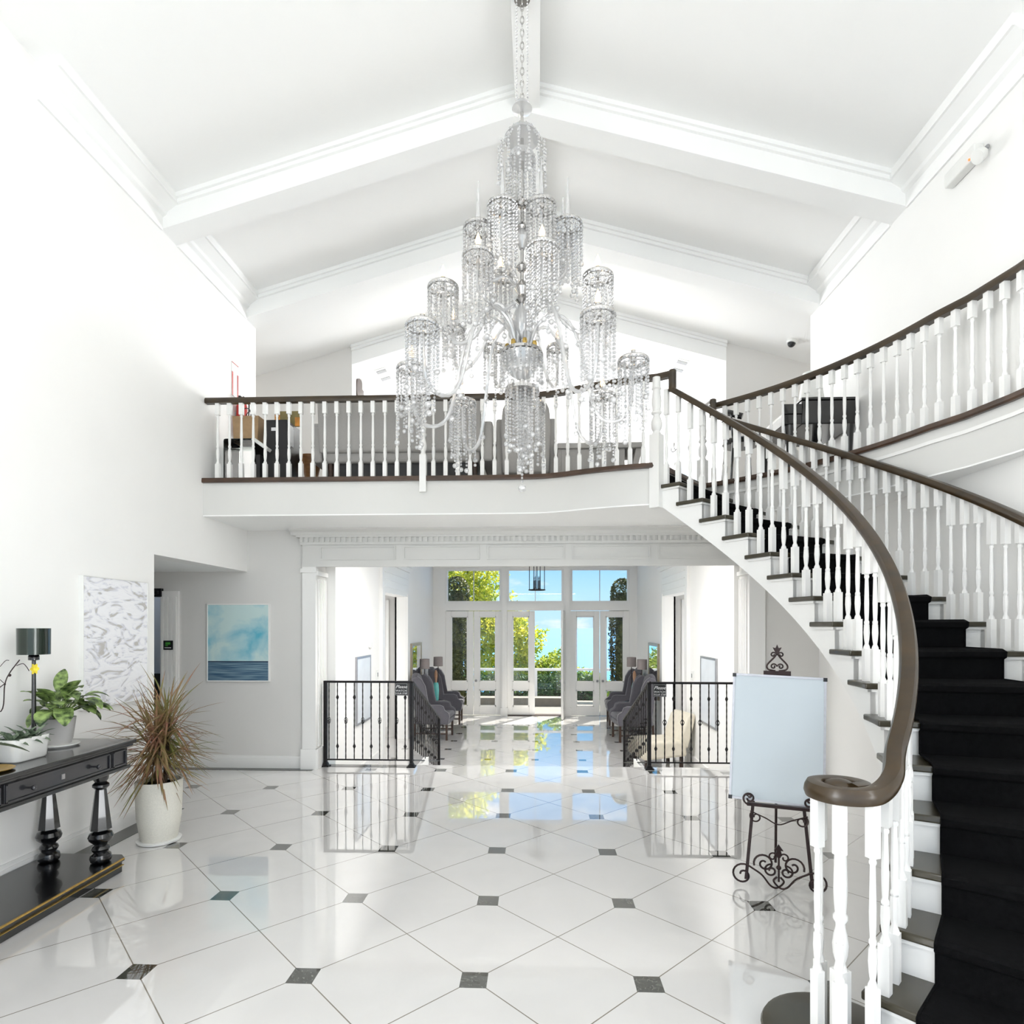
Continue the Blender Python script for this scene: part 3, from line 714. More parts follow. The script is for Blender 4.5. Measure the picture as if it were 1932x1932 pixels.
for ddx, ddy in ((-.095, .0), (-.05, -.085), (.06, -.112), (-.05, .075)): inst('baluster', me, sb, (vc.x + ddx - 1.2, vc.y + ddy - 2.47, 0), .4)
newel('newel_post', sb, (vc.x - .01 - 1.2, vc.y - .01 - 2.47, 0), .97, .27, .4, .027)
newel('newel_post', sb, (1.125 - 1.2, 5.70 - 2.47, ZL - .065), RAILH - .05, .27, .9, .05, .42)
# ---- stair, outer side
ob = thing('stair_balustrade', 'white balustrade with brown handrail on the outer side of the stairs, under the gallery', 'balustrade', (3.0, 4.0, tz(10)))
RBo = RO - .07
MB().sweep(stair_rail(RBo, 17.6, 2), RP).build('handrail', M['rail'], ob, world=True)
for k in range(3, 18):
    for q, tt in ((.16, 0), (.5, 1), (.84, 2)):
        a = ang(k + q); L = tz(k + q) + .80 - .03 - tz(k); key = round(L, 3)
        nm = 'bal_%.3f_%d' % (key, 1); me = bpy.data.meshes.get(nm) or baluster_mesh(key, .2, .13 + .05 * tt, .019, nm)
        p = pol(RBo, a); inst('baluster', me, ob, (p.x - 3.0, p.y - 4.0, tz(k) - tz(10)), a)
pg = pol(RO + .05, aT + .0); g0 = pol(RBo, ang(17.6))
b = MB().sweep([Vector((pg.x, pg.y, zt)), Vector((g0.x, g0.y, zt)), Vector((g0.x, g0.y, zt)) + (g0 - pg).normalized() * .03], RP)
b.lathe([(.037, tz(17.6) + .775), (.037, zt + .026), (.03, zt + .034)], (g0.x + .012, g0.y - .012, 0), 12); b.build('gooseneck', M['rail'], ob, world=True)
# ---- gallery
gb = thing('gallery_balustrade', 'white balustrade with brown handrail along the gallery edge beside the piano', 'balustrade', (2.9, 5.2, ZL))
gpth = inset(resample(gal, 60), .035)
MB().sweep([p + Vector((0, 0, ZL + RAILH - .03)) for p in gpth], RP).build('handrail', M['rail'], gb, world=True)
for p in resample(gpth, 37)[1:]: inst('baluster', bm_, gb, (p.x - 2.9, p.y - 5.2, 0), math.atan2(p.y - CY, p.x - CX))
newel('newel_post', gb, (gpth[0].x - 2.9, gpth[0].y - 5.2, 0), RAILH - .05, .27, .9, .045, .1)

# ================================================================== wrought-iron railings at the sunken hall
def basket(b, x, y, z):
    for k in range(4):
        pts = []
        for i in range(9):
            t = i / 8; r = .021 * math.sin(PI * t); a = 2 * PI * k / 4 + t * PI * .8
            pts.append((x + r * math.cos(a), y + r * math.sin(a), z - .045 + .09 * t))
        b.tube(pts, .0035, 4)
def ibal(kind, L):
    b = MB()
    n = 26
    b.tube([(0, 0, L * i / n) for i in range(n + 1)], [.0065 + .0016 * (i % 2) for i in range(n + 1)], 5)
    if kind: basket(b, 0, 0, L * .5)
    else:
        for z in (.17 * L, .80 * L): b.lathe([(.006, z - .03), (.012, z - .018), (.019, z), (.012, z + .018), (.006, z + .03)], seg=6)
    return b.mesh('iron_baluster', M['iron'], 40)
def iron(label, xa, xb, side):
    """front run from the pilaster xa to the corner post xb, then a raked run down the steps"""
    y0, y1 = 7.17, 9.2; zt0, zt1 = 1.025, .27; rt = thing('iron_railing', label, 'railing', (xb, y0, 0))
    P = lambda x, y, z: (x - xb, y - y0, z)
    for x in (xa + side * .02, xb):
        b = MB(); c = P(x, y0, 0); b.box(c[0] - .02, c[0] + .02, -.02, .02, 0, 1.03).box(c[0] - .05, c[0] + .05, -.05, .05, 0, .015)
        b.prism([(c[0] - .035, .015), (c[0] + .035, .015), (c[0] + .02, .05), (c[0] - .02, .05)], -.03, .03, 'y'); b.build('post', M['iron'], rt)
    b = MB(); c = P(xb, y1, 0); b.box(-.018, .018, c[1] - .018, c[1] + .018, HZ, zt1).build('post', M['iron'], rt)
    MB().box(min(xa, xb) - xb, max(xa, xb) - xb, -.022, .022, zt0 - .012, zt0 + .012).ball((0, 0, zt0 + .004), .03, 10, 6, (1, 1, .6)).build('top_rail', M['iron'], rt)
    MB().box(min(xa, xb) - xb, max(xa, xb) - xb, -.01, .01, .075, .09).build('bottom_rail', M['iron'], rt)
    prof = [(-.022, -.012), (.022, -.012), (.022, .012), (-.022, .012)]
    MB().sweep([P(xb, y0, zt0), P(xb, y1, zt1)], prof).build('top_rail', M['iron'], rt)
    MB().sweep([P(xb, y0 + .1, .06), P(xb, y1, HZ + .07)], [(-.01, -.008), (.01, -.008), (.01, .008), (-.01, .008)]).build('bottom_rail', M['iron'], rt)
    m1, m0 = ibal(1, .94), ibal(0, .94); n = 10
    for i in range(n):
        x = xb + (xa - xb) * (i + .75) / (n + .35); inst('baluster', (m0, m1)[i % 2], rt, (x - xb, 0, .085))
    m1, m0 = ibal(1, .78), ibal(0, .78); n = 15
    for i in range(n):
        t = (i + 1) / (n + 1); y = (y1 - y0) * t; z = zt0 + (zt1 - zt0) * t; inst('baluster', (m0, m1)[i % 2], rt, (0, y, z - .79))
    return rt
iron('black iron railing on the left of the sunken hall, by the seascape', -2.58, -1.51, 1)
iron('black iron railing on the right of the sunken hall, behind the whiteboard', 2.40, 1.33, -1)
def text(body, size, parent, loc, m, name='lettering', shear=0, rot=(PI / 2, 0, 0), space=1):
    cu = bpy.data.curves.new(name, 'FONT'); cu.body = body; cu.size = size; cu.align_x = 'CENTER'; cu.align_y = 'CENTER'; cu.shear = shear; cu.extrude = .0006; cu.space_character = space
    cu.materials.append(m); t_ = bpy.data.objects.new(name, cu); COL.objects.link(t_); bpy.context.view_layer.update()
    me = bpy.data.meshes.new_from_object(t_.evaluated_get(bpy.context.evaluated_depsgraph_get())); bpy.data.objects.remove(t_)
    o = bpy.data.objects.new(name, me); COL.objects.link(o); o.parent = parent; o.location = loc; o.rotation_euler = rot; return o
def stepsign(label, x):
    o = MB().box(-.078, .078, -.006, .006, -.075, .075).build('step_sign', M['signblack'], None, bevel=.003); o.location = (x, 7.135, .94); tag(o, label, 'sign', 'step warning signs on the iron railings')
    MB().box(-.07, .07, -.0075, -.006, -.0685, -.067).box(-.07, .07, -.0075, -.006, .067, .0685).box(-.07, -.0685, -.0075, -.006, -.067, .067).box(.0685, .07, -.0075, -.006, -.067, .067).build('border', M['ink'], o, smooth=0)
    text('Please', .055, o, (0, -.0075, .03), M['ink'], shear=.35)
    text('WATCH', .034, o, (0, -.0075, -.018), M['ink'], space=1.05); text('YOUR STEP', .027, o, (0, -.0075, -.05), M['ink'], space=1.02)
stepsign('small black sign hung on the left iron railing by its corner post', -1.625)
stepsign('small black sign hung on the right iron railing by its corner post', 1.445)
# ================================================================== chandelier
CHX, CHY = -.109, 4.40
ch = thing('crystal_chandelier', 'large tiered crystal bead chandelier hanging from the ridge beam', 'chandelier', (CHX, CHY, 2.74))
zpx = lambda y, d=4.4: HC + (HOR - y) / F * d - 2.74
def link(b, z, r, tall, turn, w=.0035):
    pts = []
    for i in range(14):
        a = 2 * PI * i / 14; u, v = r * math.cos(a), tall * math.sin(a)
        pts.append((u * math.cos(turn), u * math.sin(turn), z + v))
    b.tube(pts, w, 5, closed=True)
b = MB(); z = zpx(190); i = 0
while z < 6.36 - 2.74 - .03: link(b, z + .028, .013, .03, i * PI / 2); z += .047; i += 1
b.build('chain', M['chrome'], ch)
MB().lathe([(.06, 6.30 - 2.74), (.05, 6.33 - 2.74), (.02, 6.36 - 2.74)], seg=20).build('ceiling_rose', M['chrome'], ch)
# turned central stem with glass balusters
b = MB()
b.lathe([(.012, zpx(190)), (.012, zpx(660))], seg=10)
for y, r in ((205, .0), (385, .06), (430, .045), (505, .045), (545, .04)):
    if r: b.lathe([(.015, zpx(y + 9)), (r * .6, zpx(y + 7)), (r, zpx(y)), (r * .6, zpx(y - 8)), (.015, zpx(y - 10))], seg=14)
b.lathe([(.02, zpx(575)), (.05, zpx(568)), (.03, zpx(558)), (.055, zpx(545)), (.02, zpx(530))], seg=14)
b.build('stem', M['chrome'], ch)
MB().lathe([(.02, zpx(212)), (.075, zpx(206)), (.055, zpx(196)), (.02, zpx(192))], seg=18).build('crystal_cup', M['crystal'], ch)
MB().lathe([(.13, zpx(262)), (.10, zpx(250)), (.03, zpx(244))], seg=24).build('crystal_canopy_dish', M['crystal'], ch)
MB().lathe([(.10, zpx(305)), (.085, zpx(290)), (.03, zpx(282))], seg=24).build('crystal_canopy_dish', M['crystal'], ch)
MB().lathe([(.02, zpx(470)), (.05, zpx(450)), (.02, zpx(425))], seg=14).build('glass_ball', M['crystal'], ch)
MB().lathe([(.02, zpx(640)), (.06, zpx(625)), (.075, zpx(600)), (.04, zpx(580)), (.02, zpx(574))], seg=14).build('glass_ball', M['crystal'], ch)
b = MB()
b.lathe([(.155, zpx(670)), (.15, zpx(664)), (.06, zpx(656)), (.03, zpx(650))], seg=30)
for k in range(8): a = k * PI / 4 + .2; MB().lathe([(.014, 0), (.02, .03), (.014, .05)], (.11 * math.cos(a), .11 * math.sin(a), zpx(664)), 8).build('arm_socket', M['brass'], ch)
b.build('hub', M['chrome'], ch)
b = MB(); b.lathe([(.15, zpx(672)), (.135, zpx(690)), (.09, zpx(706)), (.03, zpx(716))], seg=30); b.build('crystal_bowl', M['crystal'], ch)
rnd = random.Random(3)
def strand(b, x, y, z0, L, r=.0098, ball=.017, dirx=0, diry=0):
    n = max(2, int(L / .0245)); 
    for i in range(n):
        t = i / n; b.bead((x + dirx * t, y + diry * t, z0 - L * t), r * (1.15 if i % 3 == 0 else 1))
    if ball: b.ball((x + dirx, y + diry, z0 - L - ball * .8), ball, 8, 6)
def fringe(R, N, Lmin, Lmax, seed, inner=True):
    b = MB(); q = random.Random(seed)
    for i in range(N):
        a = 2 * PI * i / N; L = Lmin + (Lmax - Lmin) * (.5 + .5 * math.sin(a * 3 + seed)) * q.uniform(.75, 1.0)
        strand(b, R * math.cos(a), R * math.sin(a), -.02, L, ball=.020 if i % 2 else .013)
    for j in range(3):                               # swags close under the ring
        for i in range(26):
            a = 2 * PI * i / 26; b.bead((R * 1.02 * math.cos(a), R * 1.02 * math.sin(a), -.02 - j * .032), .009)
    if inner:
        for i in range(N // 3):
            a = 2 * PI * i / (N // 3) + .3; strand(b, R * .55 * math.cos(a), R * .55 * math.sin(a), -.03, (Lmin + Lmax) * .55 * q.uniform(.8, 1.1), ball=.014)
    return b.mesh('crystal_fringe', M['crystal'], 40)
FR = {'a': fringe(.105, 16, .22, .46, 1), 'b': fringe(.105, 16, .26, .54, 2), 'c': fringe(.09, 14, .16, .36, 3)}
def ringmesh(R):
    b = MB().lathe([(R - .012, -.022), (R + .004, -.022), (R + .006, -.004), (R, .004), (R - .014, .004), (R - .016, -.004), (R - .012, -.022)], seg=26, cap=False)
    b.lathe([(.012, -.03), (.024, -.02), (.024, .008), (.016, .02), (.016, .06), (.018, .062)], seg=12)
    for k in range(5): a = 2 * PI * k / 5; b.tube([(.02 * math.cos(a), .02 * math.sin(a), 0), (R * .95 * math.cos(a), R * .95 * math.sin(a), 0)], .004, 5)
    return b.mesh('lamp_cup', M['chrome'], 40)
RM = {'a': ringmesh(.105), 'b': ringmesh(.105), 'c': ringmesh(.09)}
BULB = MB().lathe([(.010, 0), (.019, .02), (.021, .035), (.013, .062), (.004, .085), (.0005, .094)], seg=10).mesh('bulb', M['bulb'], 40)
SPIRE = MB().lathe([(.03, 0), (.022, .02), (.018, .06), (.010, .20), (.003, .33)], seg=8).mesh('glass_spire', M['crystal'], 40)
CUPS = []
def cup(px, py, d, kind, top='bulb', tier=0):
    p = at(px, py, d); loc = Vector((p.x - CHX, p.y - CHY, p.z - 2.74))
    o = bpy.data.objects.new('lamp_cup', RM[kind]); COL.objects.link(o); o.parent = ch; o.location = loc
    f = bpy.data.objects.new('crystal_fringe', FR[kind]); f['kind'] = 'stuff'; COL.objects.link(f); f.parent = o; f.rotation_euler = (0, 0, rnd.uniform(0, 6))
    if top == 'bulb': t = bpy.data.objects.new('bulb', BULB); t.location = (0, 0, .062)
    else: t = bpy.data.objects.new('glass_spire', SPIRE); t.location = (0, 0, .01)
    COL.objects.link(t); t.parent = o; CUPS.append((loc, tier))
    if top == 'bulb':
        l = bpy.data.lights.new('candle_light', 'POINT'); l.energy = L_BULB; l.shadow_soft_size = .03; l.color = (1, .86, .66)
        lo = bpy.data.objects.new('candle_light', l); COL.objects.link(lo); lo.location = (p.x, p.y, p.z + .11)
for c in ((777, 692, 4.35, 'b', 'bulb', 0), (797, 612, 3.92, 'b', 'bulb', 0), (873, 757, 4.95, 'b', 'bulb', 0), (1137, 745, 4.95, 'b', 'bulb', 0), (1128, 592, 3.72, 'b', 'bulb', 0), (1195, 678, 4.25, 'a', 'bulb', 0), (1003, 760, 5.1, 'b', 'bulb', 0),
          (836, 540, 4.3, 'a', 'bulb', 1), (856, 618, 5.0, 'c', 'bulb', 1), (933, 654, 5.2, 'c', 'bulb', 1), (1052, 654, 5.2, 'c', 'bulb', 1), (1128, 520, 4.3, 'a', 'bulb', 1),
          (902, 480, 4.2, 'b', 'bulb', 2), (1023, 465, 4.15, 'b', 'bulb', 2), (945, 520, 4.75, 'c', 'bulb', 2),
          (948, 386, 4.35, 'b', 'spire', 3), (1021, 386, 4.35, 'b', 'spire', 3), (902, 428, 4.45, 'a', 'spire', 3), (1071, 422, 4.45, 'b', 'spire', 3), (1062, 452, 4.8, 'c', 'spire', 3)): cup(*c)
# glass rope arms sweeping from the hub out to each cup
hubz = zpx(656)
for loc, tier in CUPS:
    r = math.hypot(loc.x, loc.y); u = Vector((loc.x / r, loc.y / r, 0))
    if tier == 0: K = [(.07 * r, hubz), (.14 * r, hubz + .15), (.31 * r, hubz + .22), (.50 * r, hubz + .05), (.66 * r, loc.z - .33), (.84 * r, loc.z - .43), (.97 * r, loc.z - .33), (r, loc.z - .05)]
    elif tier == 1: K = [(.07 * r, hubz), (.15 * r, hubz + .2), (.36 * r, hubz + .3), (.6 * r, loc.z - .34), (.84 * r, loc.z - .40), (.97 * r, loc.z - .3), (r, loc.z - .05)]
    elif tier == 2: K = [(.04, hubz), (.05, hubz + .3), (r * .5, loc.z - .34), (r, loc.z - .24), (r, loc.z - .02)]
    else: K = [(.02, zpx(545)), (r * .4, zpx(520)), (r * .8, loc.z - .42), (r, loc.z - .3), (r, loc.z - .02)]
    P = spline([(u.x * a, u.y * a, z) for a, z in K], 8); P = resample(P, 60)
    b = MB().tube(P, [.012 + .004 * (i % 2) for i in range(len(P))], 7)
    ar = b.build('arm', M['crystal'], ch)
    if tier < 2:                                     # drops hung on the arm
        for i in (14, 25, 36, 47):
            b = MB(); strand(b, P[i].x, P[i].y, P[i].z - .015, .06 + .05 * (i % 3), ball=.02); b.build('crystal_drop', M['crystal'], ar)
def ringstr(R, N, z0, L0, L1, seed, ball=.015, flare=0):
    b = MB(); q = random.Random(seed)
    for i in range(N):
        a = 2 * PI * i / N + .1; strand(b, R * math.cos(a), R * math.sin(a), z0, q.uniform(L0, L1), ball=ball, dirx=flare * math.cos(a), diry=flare * math.sin(a))
    return b
b = ringstr(.10, 14, zpx(252), .10, .16, 5, 0, .07); b2 = ringstr(.172, 14, zpx(280), .10, .30, 6); b.v, n = b.v + b2.v, len(b.v); b.f += [tuple(i + n for i in f) for f in b2.f]
b2 = ringstr(.095, 14, zpx(300), .32, .44, 8, .012); n = len(b.v); b.v += b2.v; b.f += [tuple(i + n for i in f) for f in b2.f]
b.build('crystal_canopy', M['crystal'], ch)['kind'] = 'stuff'
b = MB()
for sx in (-.04, .04):
    for i in range(40): b.bead((sx, 0, zpx(190) + i * .0245), .0075)
b.build('crystal_strand', M['crystal'], ch)['kind'] = 'stuff'
b = ringstr(.15, 22, zpx(672), .10, .26, 9, .018)
for R, N, y0, l0, l1, sd in ((.12, 13, 738, .26, .50, 11), (.07, 7, 735, .36, .58, 12), (.025, 5, 735, .45, .6, 13)):
    b2 = ringstr(R, N, zpx(y0), l0, l1, sd, .019); n = len(b.v); b.v += b2.v; b.f += [tuple(i + n for i in f) for f in b2.f]
b2 = MB(); strand(b2, 0, 0, zpx(720), zpx(720) + .005, ball=.03); n = len(b.v); b.v += b2.v; b.f += [tuple(i + n for i in f) for f in b2.f]
b.build('crystal_pendant', M['crystal'], ch)['kind'] = 'stuff'
MB().lathe([(.13, zpx(740)), (.126, zpx(733)), (.02, zpx(729)), (.02, zpx(716))], seg=26).build('pendant_ring', M['chrome'], ch)

# ================================================================== console table and what stands on it
TX0, TX1, TY0, TY1 = XL + .03, -2.865, 2.35, 4.09
tb = thing('console_table', 'black console table with turned legs and gold-lined plinth against the left wall', 'table', ((TX0 + TX1) / 2, (TY0 + TY1) / 2, 0))
W = lambda b, n, m, **k: b.build(n, M[m], tb, world=True, **k)
cf = .06
def chamf(x0, x1, y0, y1): return [(x0, y0), (x1, y0), (x1, y1 - cf), (x1 - cf, y1), (x0, y1)]
W(MB().prism(chamf(TX0, TX1, TY0, TY1), 0, .075), 'plinth', 'lacquer', bevel=.004)
W(MB().prism(chamf(TX0, TX1 + .012, TY0, TY1 + .01), .075, .095), 'shelf', 'lacquer', bevel=.005)
W(MB().box(TX1 + .006, TX1 + .017, TY0, TY1 - cf, .088, .098).box(TX1 + .0, TX1 + .014, TY0, TY1 - cf, .05, .054), 'gold_trim', 'gold')
W(MB().box(TX0, TX1 + .03, TY0 - .02, TY1 + .05, .873, .90).box(TX0, TX1 + .015, TY0, TY1 + .035, .855, .873), 'table_top', 'lacquer', bevel=.006)
W(MB().box(TX0 + .02, TX1 - .005, TY0 + .02, TY1, .725, .855).box(TX0 + .01, TX1 + .01, TY0, TY1 + .015, .705, .728), 'apron', 'lacquer', bevel=.004)
def panel(y0, y1, nm, knobs):
    b = MB(); x = TX1 - .005
    b.box(x, x + .008, y0, y1, .74, .845)
    for q in ((y0, y1, .74, .75), (y0, y1, .835, .845)): b.box(x + .008, x + .018, *q)
    for y in (y0, y1 - .012): b.box(x + .008, x + .018, y, y + .012, .74, .845)
    o = W(b, nm, 'lacquer2', bevel=.002)
    for y in knobs:
        k = MB().tube([(x + .008, y, .79), (x + .034, y, .79)], .006, 8).ball((x + .042, y, .79), .015, 12, 8); k.build('knob', M['lacquer2'], o, world=True)
    if knobs:
        ym = (y0 + y1) / 2; MB().box(x + .008, x + .012, ym - .012, ym + .012, .775, .805).build('keyhole_plate', M['alu'], o, world=True)
panel(3.93, 4.06, 'corner_panel', ()); panel(3.11, 3.905, 'drawer', (3.26, 3.76)); panel(2.52, 3.08, 'drawer', (2.65, 2.95)); panel(2.38, 2.5, 'corner_panel', ())
for x in (TX0 + .11, TX1 - .10):
    for y in (TY0 + .12, TY1 - .13):
        b = MB().lathe([(.045, .095), (.06, .105), (.066, .125), (.06, .15), (.042, .165), (.05, .175), (.056, .19), (.05, .205), (.038, .215), (.045, .225), (.07, .25), (.076, .27), (.066, .295), (.04, .31), (.035, .32)], (x, y, 0), 22)
        b.lathe([(.066, .32), (.034, .59), (.032, .595)], (x, y, 0), 8, rot=PI / 8); b.lathe([(.032, .59), (.05, .61), (.05, .625), (.034, .64), (.046, .66), (.05, .71)], (x, y, 0), 18)
        W(b, 'leg', 'lacquer')
# lamp
lp = thing('table_lamp', 'slim black table lamp with a dark green drum shade on the console table', 'lamp', (-3.185, 3.67, .90))
MB().lathe([(.07, 0), (.07, .012), (.03, .022), (.014, .03)], seg=24).build('base', M['lacquer'], lp); MB().lathe([(.014, .02), (.011, .58), (.03, .585), (.03, .61), (.018, .63)], seg=14).build('pole', M['lacquer'], lp)
MB().lathe([(.087, .62), (.088, .785)], seg=36, cap=False).lathe([(.085, .785), (.084, .62)], seg=36, cap=False).build('lamp_shade', M['shadeblack'], lp); MB().tube([(.02, -.03, .60), (.045, -.05, .60)], .005).build('switch', M['lacquer'], lp)
def leaf(b, base, d, L, w, droop, up=Vector((0, 0, 1)), n=6, fold=.2, tip=1.0):
    """one blade: a strip that arches over and tapers"""
    base = Vector(base); d = Vector(d).normalized(); side = d.cross(up); side = side.normalized() if side.length > 1e-3 else Vector((1, 0, 0))
    k = len(b.v); p = base.copy(); cur = d.copy()
    for i in range(n + 1):
        t = i / n; ww = w * (math.sin(PI * min(1, (t * .92 + .06))) ** .8 if tip else (1 - t) ** .6)
        nn = side.cross(cur)
        b.v += [tuple(p - side * ww + nn * ww * fold), tuple(p), tuple(p + side * ww + nn * ww * fold)]
        cur = (cur - up * droop / n).normalized(); p = p + cur * L / n
    for i in range(n):
        a = k + 3 * i; b.f += [(a, a + 1, a + 4, a + 3), (a + 1, a + 2, a + 5, a + 4)]
# dieffenbachia
pd = thing('potted_dieffenbachia', 'variegated broad-leaved plant in a grey pot on the console table', 'plant', (-3.19, 3.87, .90))
MB().lathe([(.105, 0), (.12, .012), (.12, .018), (.08, .018)], seg=30).build('saucer', M['plastic'], pd)
MB().lathe([(.07, .018), (.082, .05), (.098, .18), (.10, .19), (.09, .19), (.088, .17)], seg=30).build('pot', M['greypot'], pd); MB().lathe([(.001, .172), (.088, .172)], seg=24).build('soil', M['soil'], pd)
b = MB(); q = random.Random(4)
for i in range(34):
    a = q.uniform(0, 2 * PI); el = q.uniform(.05, 1.15); st0 = Vector((.02 * math.cos(a), .02 * math.sin(a), .18)); d = Vector((math.cos(a) * math.cos(el), math.sin(a) * math.cos(el), math.sin(el)))
    if d.x < -.3: d.x *= .25
    L = q.uniform(.07, .17); tip = st0 + d * L + Vector((0, 0, .05)); b.tube([st0, st0.lerp(tip, .5) + Vector((0, 0, .012)), tip], .004, 5)
    leaf(b, tip, d + Vector((0, 0, .05)), q.uniform(.13, .20), q.uniform(.036, .056), q.uniform(.9, 1.9), n=7)
b.build('foliage', M['leaf_dief'], pd, smooth=60)
# succulents
ps = thing('succulent_trough', 'white rectangular ceramic trough of small succulents on the console table', 'plant', (-3.08, 3.47, .90))
def trough(b, z0, z1, w0, d0, w1, d1):
    def rr(w, d, z, r=.035):
        o = []
        for cx, cy, a0 in ((w - r, d - r, 0), (-w + r, d - r, PI / 2), (-w + r, -d + r, PI), (w - r, -d + r, 1.5 * PI)):
            for i in range(5): a = a0 + PI / 2 * i / 4; o.append((cx + r * math.cos(a), cy + r * math.sin(a), z))
        return o
    R = [rr(w0, d0, z0), rr(w0 + .008, d0 + .008, z0 + .01), rr(w1, d1, z1), rr(w1 - .008, d1 - .008, z1 + .002), rr(w1 - .016, d1 - .016, z1 - .03)]; n = len(b.v)
    for r in R: b.v += r
    for j in range(4):
        for i in range(20): k = (i + 1) % 20; b.f.append((n + 20 * j + i, n + 20 * j + k, n + 20 * j + 20 + k, n + 20 * j + 20 + i))
    b.f.append(tuple(n + i for i in range(19, -1, -1)))
    return R[-1]
b = MB(); inner = trough(b, 0, .135, .06, .11, .072, .135); b.build('pot', M['ceramic'], ps, smooth=50)
MB().quad(*inner).build('soil', M['soil'], ps)
b = MB()
for cy_ in (-.08, 0, .075):
    for i in range(13):
        a = i * 2.4; el = .25 + i * .07; d = (math.cos(a) * math.cos(el), math.sin(a) * math.cos(el), math.sin(el)); leaf(b, (.01 * math.cos(a), cy_, .115), d, .10 + .03 * q.random(), .016, .7, n=5, fold=.4)
b.build('foliage', M['leaf_succ'], ps, smooth=60)
tag(MB().lathe([(.001, 0), (.10, 0), (.125, .012), (.12, .014), (.095, .006), (.001, .005)], seg=40).build('gold_tray', M['gold'], None), 'shallow round gold tray on the console table before the succulents', 'tray').location = (-3.02, 3.17, .90)
# orchid whose pot stands just outside the view
po = thing('potted_orchid', 'orchid with dark bare stems and one yellow bloom reaching past the lamp', 'plant', (-3.2, 3.2, .90))
MB().lathe([(.06, 0), (.085, .13), (.075, .13), (.07, .11)], seg=24).build('pot', M['ceramic'], po); MB().lathe([(.001, .112), (.07, .112)], seg=20).build('soil', M['soil'], po)
b = MB()
for a in (.3, 1.2, 2.0, 3.4, 4.6, 5.6): leaf(b, (0, 0, .11), (math.cos(a) * (.5 if math.cos(a) < 0 else 1), math.sin(a), .45), .34, .028, .9, n=7)
b.build('foliage', M['leaf_orch'], po, smooth=60)
def rel(px, py, d): p = at(px, py, d); return p - Vector((-3.2, 3.2, .90))
b = MB()
S1 = spline([Vector((0, 0, .1)), rel(-40, 1340, 3.45), rel(2, 1342, 3.55), rel(9, 1292, 3.58), rel(18, 1270, 3.6), rel(37, 1245, 3.6)], 6); b.tube(S1, .0035, 6)
b.tube(spline([rel(31, 1256, 3.6), rel(43, 1252, 3.6), rel(50, 1258, 3.6), rel(55, 1266, 3.6)], 6), .0022, 5)
b.tube(spline([Vector((.01, 0, .1)), rel(-60, 1330, 3.4), rel(-20, 1310, 3.5), rel(9, 1290, 3.58)], 6), .0028, 5); b.tube(spline([rel(-30, 1275, 3.5), rel(-5, 1262, 3.5), rel(10, 1247, 3.5), rel(17, 1246, 3.5)], 5), .0018, 5)
b.tube(spline([rel(-20, 1265, 3.5), rel(9, 1290, 3.58)], 4), .002, 5); b.ball(rel(18, 1274, 3.6), .009, 8, 6).ball(rel(9, 1291, 3.58), .006, 8, 6)
b.build('stem', M['twig'], po)
b = MB(); c = rel(63, 1262, 3.6)
for i in range(6):
    a = 2 * PI * i / 6; leaf(b, c, (.35, math.cos(a), math.sin(a)), .036, .013, .2, up=Vector((1, .1, .1)), n=5)
b.build('bloom', M['yellow'], po, smooth=60)
# ================================================================== dracaena
dr = thing('potted_dracaena', 'spiky reddish dracaena in a tall white planter on the floor beyond the console table', 'plant', (-2.99, 4.63, 0))
MB().lathe([(.115, 0), (.13, .02), (.158, .2), (.166, .40), (.168, .478), (.163, .485), (.15, .482), (.146, .44)], seg=40).build('planter', M['planter'], dr)
MB().lathe([(.12, .0), (.155, .005), (.16, .02), (.15, .024), (.10, .024)], seg=36).build('saucer', M['ceramic'], dr)
MB().lathe([(.001, .445), (.147, .445)], seg=30).build('soil', M['soil'], dr)
b = MB(); q = random.Random(11); heads = [(.0, -.01, .86), (.06, .05, .98), (-.05, .04, .76), (.05, -.07, .72), (.02, .08, .84)]
for x, y, z in heads: b.tube([(x * .5, y * .5, .44), (x * .8, y * .8, .6), (x, y, z)], [.014, .012, .010], 7)
b.build('trunk', M['bark'], dr)
b = MB()
for x, y, z in heads:
    for i in range(72):
        a = q.uniform(0, 2 * PI); el = q.uniform(-1.15, 1.35); d = Vector((math.cos(a) * math.cos(el), math.sin(a) * math.cos(el), math.sin(el)))
        if d.x < -.6: d.x = -.6
        leaf(b, (x - .02, y, z - .14 + .16 * q.random()), d, q.uniform(.30, .52), .0072, q.uniform(.1, .9) if el > -.2 else q.uniform(0, .3), n=6, fold=.5)
b.v = [(max(x, -.465), y, z) for x, y, z in b.v]
b.build('foliage', M['leaf_drac'], dr, smooth=60)
# ================================================================== pictures
def hung(name, label, cat, x0, x1, y0, y1, z0, z1, wall, m, fm, t=.03, fw=.014, group=None):
    """framed flat work on a wall: wall in 'back' (faces -Y), 'left' (faces +X), 'right' (faces -X)"""
    cx, cy, cz = (x0 + x1) / 2, (y0 + y1) / 2, (z0 + z1) / 2; r = thing(name, label, cat, (cx, cy, cz), 0, group)
    if wall == 'back': hw, dirv, rz = (x1 - x0) / 2, None, 0
    else: hw = (y1 - y0) / 2; rz = PI / 2 if wall == 'left' else -PI / 2
    r.rotation_euler = (0, 0, rz); hh = (z1 - z0) / 2
    MB().box(-hw + fw * .5, hw - fw * .5, -t * .8, -.0, -hh + fw * .5, hh - fw * .5).build('canvas', M[m], r, smooth=0)
    b = MB()
    for z in (-hh, hh - fw): b.box(-hw, hw, -t, 0, z, z + fw)
    for x in (-hw, hw - fw): b.box(x, x + fw, -t, 0, -hh + fw, hh - fw)
    b.build('frame', M[fm], r, smooth=0, bevel=.002); return r
